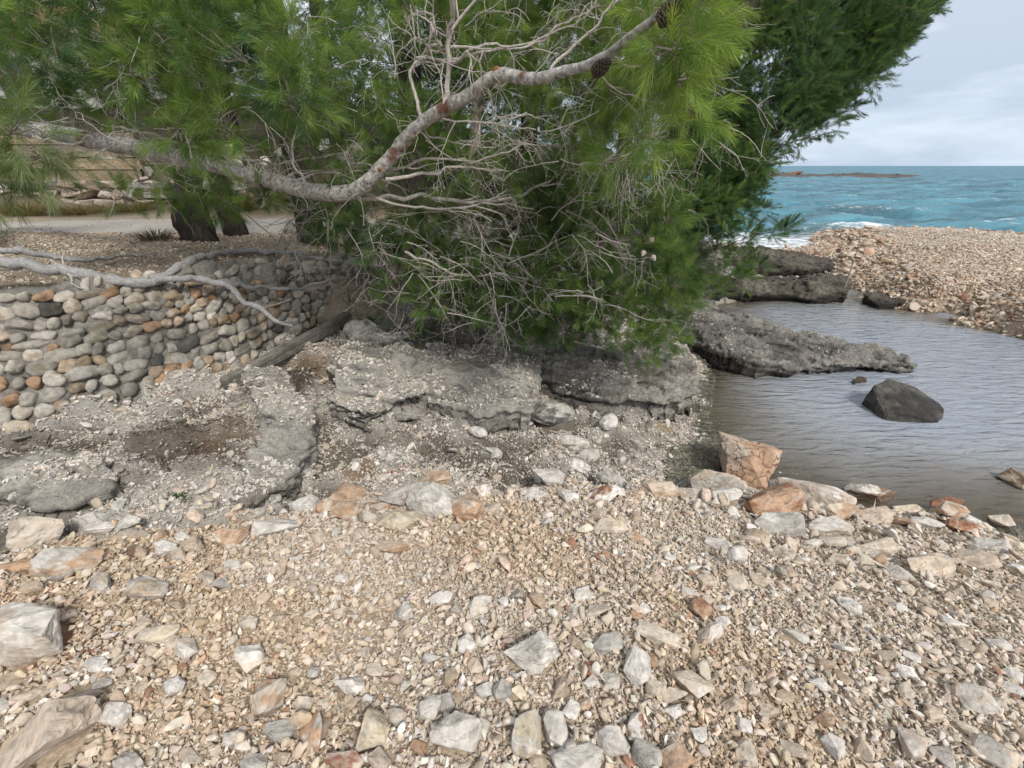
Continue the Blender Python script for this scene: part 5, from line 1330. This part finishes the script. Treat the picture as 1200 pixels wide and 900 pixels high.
# --- D: the low bushy pine hanging over the bank -----------------------------
gD = np.random.default_rng(41)
b_, t_ = ground_hit([575], [300]); bD = b_[0]; tD = t_[0]
pineD = empty('low_pine', tuple(bD)); tag(pineD, 'low sprawling pine on the bank, its green sprays hanging over the gully', 'pine tree')
m = MB()
for pts, r0, r1 in [([(575,300,tD),(590,270,tD-.3),(640,245,tD-.7),(700,235,tD-1.2),(760,240,tD-1.6)], .10, .04), ([(575,300,tD),(560,262,tD-.2),(555,200,tD-.3),(560,120,tD-.2),(570,0,tD)], .12, .06), ([(580,295,tD),(650,290,tD-.6),(700,310,tD-1.1),(740,350,tD-1.5)], .07, .025), ([(575,290,tD),(520,285,tD-.5),(460,280,tD-1.0),(420,285,tD-1.2)], .06, .02),
                   ([(690,250,tD-1.0),(640,215,tD-1.1),(600,225,tD-1.0)], .04, .02), ([(720,265,tD-.8),(680,240,tD-1.1),(640,225,tD-1.2)], .04, .02)]:
    q = px_path(pts, 7); m.tube(q, np.linspace(r0, r1, len(q)), 12, (.16,.13,.115), .14, 4)
m.build('trunk', M_trunk, pineD, True)
cr_ = Crown(42)
def tg(a, b):  # depth of the ground or a cap behind this pixel
    return float(ground_hit([a], [b])[1][0])
polyD = [(640,180),(700,190),(760,170),(785,230),(800,290),(802,340),(795,385),(775,408),(735,405),(700,395),(655,395),(620,370),(600,330),(640,300),(610,250)]
for (a, b) in poly_sample(polyD, 100, gD):
    t = gD.uniform(3.3, 4.1); gr = GREEN_F if gD.random() < .8 else GREEN_D
    cr_.clump(at_t(a, b, t), gD.uniform(.13, .19), 17, *gr, up=.25, bias=(.1, -.3, .0))
for (a, b) in poly_sample([(395,225),(480,235),(560,235),(640,215),(660,300),(640,385),(600,392),(560,378),(500,378),(470,355),(450,330),(430,312),(400,300)], 78, gD):
    cr_.clump(at_t(a, b, min(gD.uniform(3.3, 4.2), tg(a, b+12)-.25)), gD.uniform(.09, .15), 13, *(GREEN_F if gD.random() < .8 else GREEN_D), up=.25, bias=(0, -.3, -.05))
for (a, b) in poly_sample([(310,225),(420,220),(430,300),(330,275)], 20, gD):
    cr_.clump(at_t(a, b, gD.uniform(4.0, 4.8)), gD.uniform(.10, .16), 12, *(GREEN_F if gD.random() < .6 else GREEN_D), up=.2)
polyD2 = [(400,250),(480,262),(560,265),(640,290),(650,400),(600,395),(560,372),(500,372),(465,345),(470,320),(400,285)]
for (a, b) in poly_sample(polyD2, 44, gD):
    cr_.clump(at_t(a, b, gD.uniform(3.7, 4.5)), gD.uniform(.10, .16), 12, *GREEN_F, up=.3)
for (a, b) in [(432,380),(500,400),(655,408),(650,395),(525,372),(600,388)]:
    cr_.clump(at_t(a, b, tg(a, b)-.15), .10, 10, *GREEN_F, up=.5)
for (a, b) in [(795,250),(800,300),(795,330),(798,360),(790,395),(765,402),(745,395),(780,300),(770,280)]:
    cr_.clump(at_t(a-12, b, 3.3), .13, 14, *GREEN_F, up=.1, bias=(.3, -.2, .2))
cr_.build(pineD, 80, .080, .0024, L=(.06, .14), wood_mat=M_dead)
m = MB()
for k in range(250):
    a, b = gD.uniform(320, 780), gD.uniform(215, 390)
    if a < 470 and b > 300: continue
    dead_twigs(m, at_t(a, b, gD.uniform(3.4, 4.6)), gD.normal(0, 1, 3)*[1, .4, .6]+[-.2, 0, -.3], gD.uniform(.25, .55), .0045, 2, gD, np.array(DEADC)*gD.uniform(.45, 1.0))
for k in range(70):
    a, b = gD.uniform(400, 720), gD.uniform(240, 370)
    if a < 480 and b > 300: continue
    dead_twigs(m, at_t(a, b, gD.uniform(3.0, 3.4)), gD.normal(0, 1, 3)*[1.2, .3, .5]+[.3, 0, -.2], gD.uniform(.25, .5), .0042, 2, gD, np.array(DEADC)*gD.uniform(.7, 1.05), .15)
m.build('dead_twigs', M_dead, pineD)
for k, (a, b, d) in enumerate([(762,283,(.1, -.6, .5)), (755,294,(-.3, -.5, -.4)), (764,299,(.3, -.5, -.5))]):
    m = MB(); P = at_t(a, b, 3.12); d = np.array(d, float); d /= np.linalg.norm(d)
    q = np.array([P + d*.055*s for s in np.linspace(0, 1, 8)]); m.tube(q, np.array([.006,.015,.019,.019,.016,.012,.007,.002]), 12, (.33,.29,.25), .10, k); m.build('closed_cone', M_cone, pineD)

# --- E: the big dark pine over the sea rocks -----------------------------
gE = np.random.default_rng(51)
bE = np.array([2.6, 8.3, 0.0]); bE[2] = float(height(bE[:1], bE[1:2])[0])
pineE = empty('pine_tree', tuple(bE)); tag(pineE, 'big dark green pine with a dense slanting crown reaching out over the sea rocks', 'pine tree')
m = MB()
q = catmull([bE+[0, 0, -.3], bE+[.1, -.1, 1.2], bE+[.5, -.3, 2.8], bE+[1.2, -.4, 4.6], bE+[2.2, -.5, 6.6]], 8); m.tube(q, radii(q, [.26,.2,.17,.13,.07]), 16, BARK, .13, 8)
m.build('trunk', M_trunk, pineE, True); TE = q
cr_ = Crown(52)
polyE = [(790,-120),(1180,-120),(1130,-60),(1090,-12),(1062,35),(1025,78),(985,110),(955,132),(920,145),(905,165),(880,180),(872,205),(840,235),(820,262),(790,280),(770,240),(780,150),(800,60)]
for (a, b) in poly_sample(polyE, 300, gE):
    t = gE.uniform(6.2, 8.4); c = at_t(a, b, t)
    anchor = TE[int(np.argmin(np.linalg.norm(TE-c, axis=1)))]
    cr_.clump(c, gE.uniform(.30, .44), 52, *(GREEN_D if gE.random() < .8 else GREEN_F), anchor=anchor if gE.random() < .35 else None, up=.35, bias=(.35, 0, .1), wcol=(.10,.085,.075))
for (a, b) in poly_sample([(790,130),(905,150),(892,190),(876,215),(850,255),(820,270),(785,290)], 95, gE):
    cr_.clump(at_t(a, b, gE.uniform(6.6, 8.0)), gE.uniform(.24, .34), 40, *(GREEN_D if gE.random() < .7 else GREEN_F), up=.3, bias=(.35, 0, .05), wcol=(.10,.085,.075))
for (a, b) in poly_sample([(1000,60),(1060,10),(1110,-70),(1130,-60),(1095,0),(1065,38),(1028,80),(985,118),(950,140),(920,130)], 95, gE):
    cr_.clump(at_t(a-6, b, gE.uniform(6.6, 7.8)), gE.uniform(.18, .26), 34, *GREEN_D, up=.45, bias=(.3, 0, .2), wcol=(.10,.085,.075))
for (a, b, rr_) in [(990,132,.20),(975,145,.22),(955,158,.24),(930,170,.26),(905,185,.26),(885,208,.24),(872,225,.20),(940,150,.18),(965,128,.16),(1000,125,.12),(890,225,.14),(860,205,.24)]:
    cr_.clump(at_t(a-8, b, gE.uniform(6.6, 7.4)), rr_, 22, *GREEN_D, anchor=at_t(840, 190, 7.2), up=.3, bias=(.4, 0, .1), wcol=(.10,.085,.075))
# lower sprays close above the rocks
for (a, b, rr_) in [(800,270,.3),(830,282,.26),(850,268,.2),(880,272,.14),(905,272,.13),(920,268,.07),(870,282,.18),(840,300,.26),(810,305,.3),(860,305,.22),(885,312,.16),(820,325,.26),(850,325,.20),(790,300,.3),(838,336,.14),(870,325,.14),(892,245,.08),(875,248,.10)]:
    cr_.clump(at_t(a, b, gE.uniform(7.0, 7.8)), rr_, int(18+60*rr_), *(GREEN_F if gE.random() < .5 else GREEN_D), anchor=at_t(800, 300, 7.6), up=.5, bias=(.3, 0, .1), wcol=(.12,.10,.09))
cr_.build(pineE, 60, .095, .0044, L=(.12, .26), wood_mat=M_dead, spread=(.25, .8))

# --- pines behind -----------------------------
def back_pine(name, label, x, y, h, rad, seed, n=46, lean=(0, 0), tr=.16, lowz=1.6, N=34, w=.007, spr=.22, cols=None):
    g = np.random.default_rng(seed); z = float(height(np.array([x]), np.array([y]))[0]); b = np.array([x, y, z])
    o = empty(name, tuple(b)); tag(o, label, 'pine tree', None)
    m = MB(); q = catmull([b+[0, 0, -.2], b+[.05, 0, h*.3], b+[lean[0]*.5, lean[1]*.5, h*.6], b+[lean[0], lean[1], h]], 8); m.tube(q, np.linspace(tr, tr*.35, len(q)), 14, BARK, .13, seed); 
    m.build('trunk', M_trunk, o, True)
    c = Crown(seed+1)
    for k in range(n):
        a = g.uniform(0, 2*math.pi); rr_ = rad*math.sqrt(g.random()); zz = lowz + (h-lowz)*g.random()
        rr_ *= math.sin(math.pi*min(1, .15+.85*(zz-lowz)/(h-lowz)))*.5+.5
        P = b + [math.cos(a)*rr_ + lean[0]*zz/h, math.sin(a)*rr_, zz]
        c.clump(P, g.uniform(.35, .65), 42, *(cols or GREEN_D), anchor=q[int(np.argmin(np.linalg.norm(q-P, axis=1)))], up=.35, wcol=(.09,.075,.065))
    c.build(o, N, .11, w, L=(.12, .25), wood_mat=M_trunk)
    return o
b_, t_ = ground_hit([366], [286])
back_pine('pine_tree', 'pine with a slim dark trunk standing just behind the far end of the wall', b_[0][0], b_[0][1], 7.0, 1.3, 61, 16, (.3, .2), .17, 3.6)
for k, (x, y, h, rad, n, lz, lab_) in enumerate([
    (-1.9, 9.4, 8.5, 1.9, 60, 1.7, 'tall pine with a bare dark trunk seen between the limb and the low pine'),
    (.3, 10.2, 8, 2.4, 95, .7, 'dense pine behind the middle of the low pine'),
    (2.6, 11.5, 7.5, 2.2, 70, .6, 'dense pine between the low pine and the sea rocks'),
    (-4.4, 12.3, 7.5, 2.3, 64, .8, 'pine on the slope beyond the path, behind the forked trunk'),
    (-7.6, 13.4, 7.0, 2.3, 46, .8, 'pine on the slope past the end of the board fence'),
    (-11.5, 14.5, 7.5, 2.5, 36, 1.4, 'pine standing on the slope above the middle of the board fence'),
    (-1.6, 13.0, 8.0, 3.0, 130, .3, 'farthest pine of the slope, closing the view behind the bare trunk'),
    (-17, 15.8, 6.0, 2.2, 30, 2.4, 'pine in front of the pale house')]):
    back_pine('pine_tree', lab_, x, y, h, rad, 70+k*3, n, (random.uniform(-.5, .5), 0), .2 if k else .26, lz, N=28, w=.010)

# ------------------------------------------------------------------ fallen dead branches on the wall
gF = np.random.default_rng(91)
fb = empty('fallen_branch', tuple(at_t(165, 330, 3.6))); tag(fb, 'long bleached fallen branch lying forked across the top of the wall', 'branch')
def fbr(pts, rs, name='branch', parent=fb, twigs=3, col=(.30,.295,.29)):
    m = MB(); q = kink(px_path(pts, 10), .035, int(gF.integers(999)), 7.0) + [0, 0, .045]; m.tube(q, radii(q, rs)*(1+.18*fbm(np.arange(len(q))*.35, np.zeros(len(q)), 0, 5, 3)), 14, col, .26, int(gF.integers(99)))
    for k in range(twigs):
        i = int(gF.integers(len(q)//2, len(q))); dead_twigs(m, q[i], (q[min(i+1, len(q)-1)]-q[i-1])*15 + gF.normal(0, .6, 3), gF.uniform(.12, .35), min(rs)*.5, 1, gF, DEADC)
    return m.build(name, M_dead, parent, True)
def tw(a, b): return float(ground_hit([a], [b])[1][0])
fbr([(-120,312,2.7),(-40,312,2.95),(0,314,3.08),(60,320,3.2),(110,328,3.3),(165,337,3.42),(195,332,3.5)], [.055,.050,.045,.044,.042,.04,.035], 'main_stem', twigs=2)
_p = [(180,334),(212,322),(238,308),(262,299),(300,296),(340,300),(385,308),(420,315)]
fbr([(a, b, (3.46 if i == 0 else tw(a, b)-.10)) for i, (a, b) in enumerate(_p)] + [(437,317,4.85),(472,316,4.8)], [.036,.034,.032,.030,.030,.028,.024,.020,.015,.009])
fbr([(430,316,4.85),(446,324,4.78),(452,340,4.7),(466,354,4.65),(485,362,4.6),(510,362,4.6)], [.014,.015,.014,.012,.011,.006], twigs=2)
fbr([(185,334,3.46),(225,330,3.58),(262,336,3.70),(285,350,3.72),(306,368,3.74),(325,382,3.78),(345,388,3.85)], [.030,.030,.028,.027,.024,.018,.006], twigs=2)
fbr([(215,332,3.56),(262,338,3.8),(290,343,4.0),(330,344,4.2),(370,338,4.5),(410,330,4.75),(445,334,4.8)], [.016,.022,.024,.020,.017,.012,.006], twigs=4)
fb2 = empty('fallen_branch', tuple(at_t(60, 305, 3.4))); tag(fb2, 'thinner grey fallen branch lying behind the long one on the terrace', 'branch')
fbr([(-60,292,3.3),(0,297,3.5),(50,305,3.6),(100,312,3.7),(130,308,4.0),(180,303,4.4),(220,298,4.7)], [.030,.028,.026,.020,.012,.008,.006], 'stem', fb2, 2)
fb3 = empty('root_tangle', tuple(at_t(430, 350, 4.7))); tag(fb3, 'grey tangle of dead roots and sticks at the far end of the wall', 'dead roots')
m = MB()
for k in range(26):
    a, b = gF.uniform(400, 480), gF.uniform(318, 352); dead_twigs(m, at_t(a, b, tw(a, b)-gF.uniform(.05, .25)), gF.normal(0, 1, 3)*[1.2, .4, .3], gF.uniform(.3, .6), .009, 2, gF, (.19,.165,.14), .2)
m.build('roots', M_dead, fb3)
# dead cut stick on the dark soil
m = MB(); q = at_t(np.array([262, 290, 318, 345.]), np.array([533, 545, 558, 572.]), 1); q = ground_hit([262, 290, 318, 345], [533, 545, 558, 572])[0] + [0, 0, .02]
m.tube(catmull(q, 5), np.linspace(.006, .004, 16), 5, (.06,.05,.045), .2); tag(m.build('twig', M_dead, None, origin=q[0]), 'thin dark twig lying on the gully floor near the white flat stone', 'twig')

# brush at the path edge, tuft of grass in the gully
def brush(P, r_, h, n, col, name, label, cat, seed, w=.004):
    g = np.random.default_rng(seed); V = []; F = []; C = []
    for i in range(n):
        a = g.uniform(0, 2*math.pi); rr_ = r_*math.sqrt(g.random())*.5; b = np.array(P) + [math.cos(a)*rr_, math.sin(a)*rr_, -.01]; d = np.array([math.cos(a)*g.uniform(.2, 1.3)*r_, math.sin(a)*g.uniform(.2, 1.3)*r_, h*g.uniform(.5, 1.1)])
        s = np.cross(d, [0, 0, 1.]); s = s/np.linalg.norm(s)*w; k = len(V)
        V += [b-s, b+s, b+d*.55+[0, 0, h*.18]+s*.7, b+d*.55+[0, 0, h*.18]-s*.7, b+d]; F.append((k, k+1, k+2, k+3)); C += [np.array(col)*g.uniform(.6, 1.3)]*5
    V = np.array(V); F = np.array(F); T = np.array([(f[3], f[2], f[0]+4) for f in F])
    return tag(mesh_obj(name, V, [F, T], M_needle, None, np.array(C), False, origin=P), label, cat)
P = ground_hit([183], [282])[0][0]; brush(P, .28, .16, 260, (.06,.05,.04), 'dry_bush', 'low dark dry bush beside the forked trunk', 'bush', 5, .003)
for k, (a, b, hh_, lab_) in enumerate([(30,252,.30,'dry grass clump at the back of the path below the boards'), (95,250,.22,'short dry grass clump in front of the dry stone wall'), (158,247,.26,'dry grass clump near the end of the two grey planks'), (282,246,.34,'tall dry grass clump across the path from the forked trunk')]):
    P = ground_hit([a], [b])[0][0]; brush(P, .55, hh_, 420, (.17,.145,.075), 'grass_clump', lab_, 'grass', 30+k, .004)
P = ground_hit([205], [590])[0][0]; brush(P, .07, .045, 420, (.05,.10,.025), 'plant', 'small green cushion plant growing alone in the gully', 'plant', 6, .0018)
P = ground_hit([432], [378])[0][0]; brush(P, .07, .07, 150, (.05,.11,.03), 'plant', 'little green seedling near the round grey boulder', 'plant', 7, .002)
# red plastic scraps and a rod
r = random.Random(4)
for k, (a, b, lab_) in enumerate([(457,560,'crumpled red plastic scrap by the orange and grey boulders'), (473,555,'smaller red plastic scrap lying just beyond the first')]):
    P = ground_hit([a], [b])[0][0] + [0, 0, .03]; n = 7; V = []; F = []
    for i in range(n):
        for j in range(n):
            V.append(P + [(i/n-.5)*.055 + r.uniform(-.006, .006), (j/n-.5)*.045 + r.uniform(-.006, .006), .018*math.sin(i*1.7+j)+r.uniform(-.008, .012)])
    for i in range(n-1):
        for j in range(n-1): F.append((i*n+j, (i+1)*n+j, (i+1)*n+j+1, i*n+j+1))
    V = np.array(V); V2 = np.vstack([V, V-[0, 0, .0015]]); F = np.array(F); F2 = F[:, ::-1]+n*n
    tag(mesh_obj('plastic_scrap', V2, np.vstack([F, F2]), M_paint, None, np.tile([.45, .03, .03], (len(V2), 1)), False, origin=P), lab_, 'litter')
A = at_z(984, 352, .0); m = MB(); q = np.array([A+[0, 0, -.1], A+[.01, 0, .35], A+[.0, 0, .78]]); m.tube(q, .012, 8, (.30,.28,.26)); tag(m.build('iron_rod', M_paint, None, origin=A), 'thin upright iron rod at the end of the dark rock ledge', 'rod')
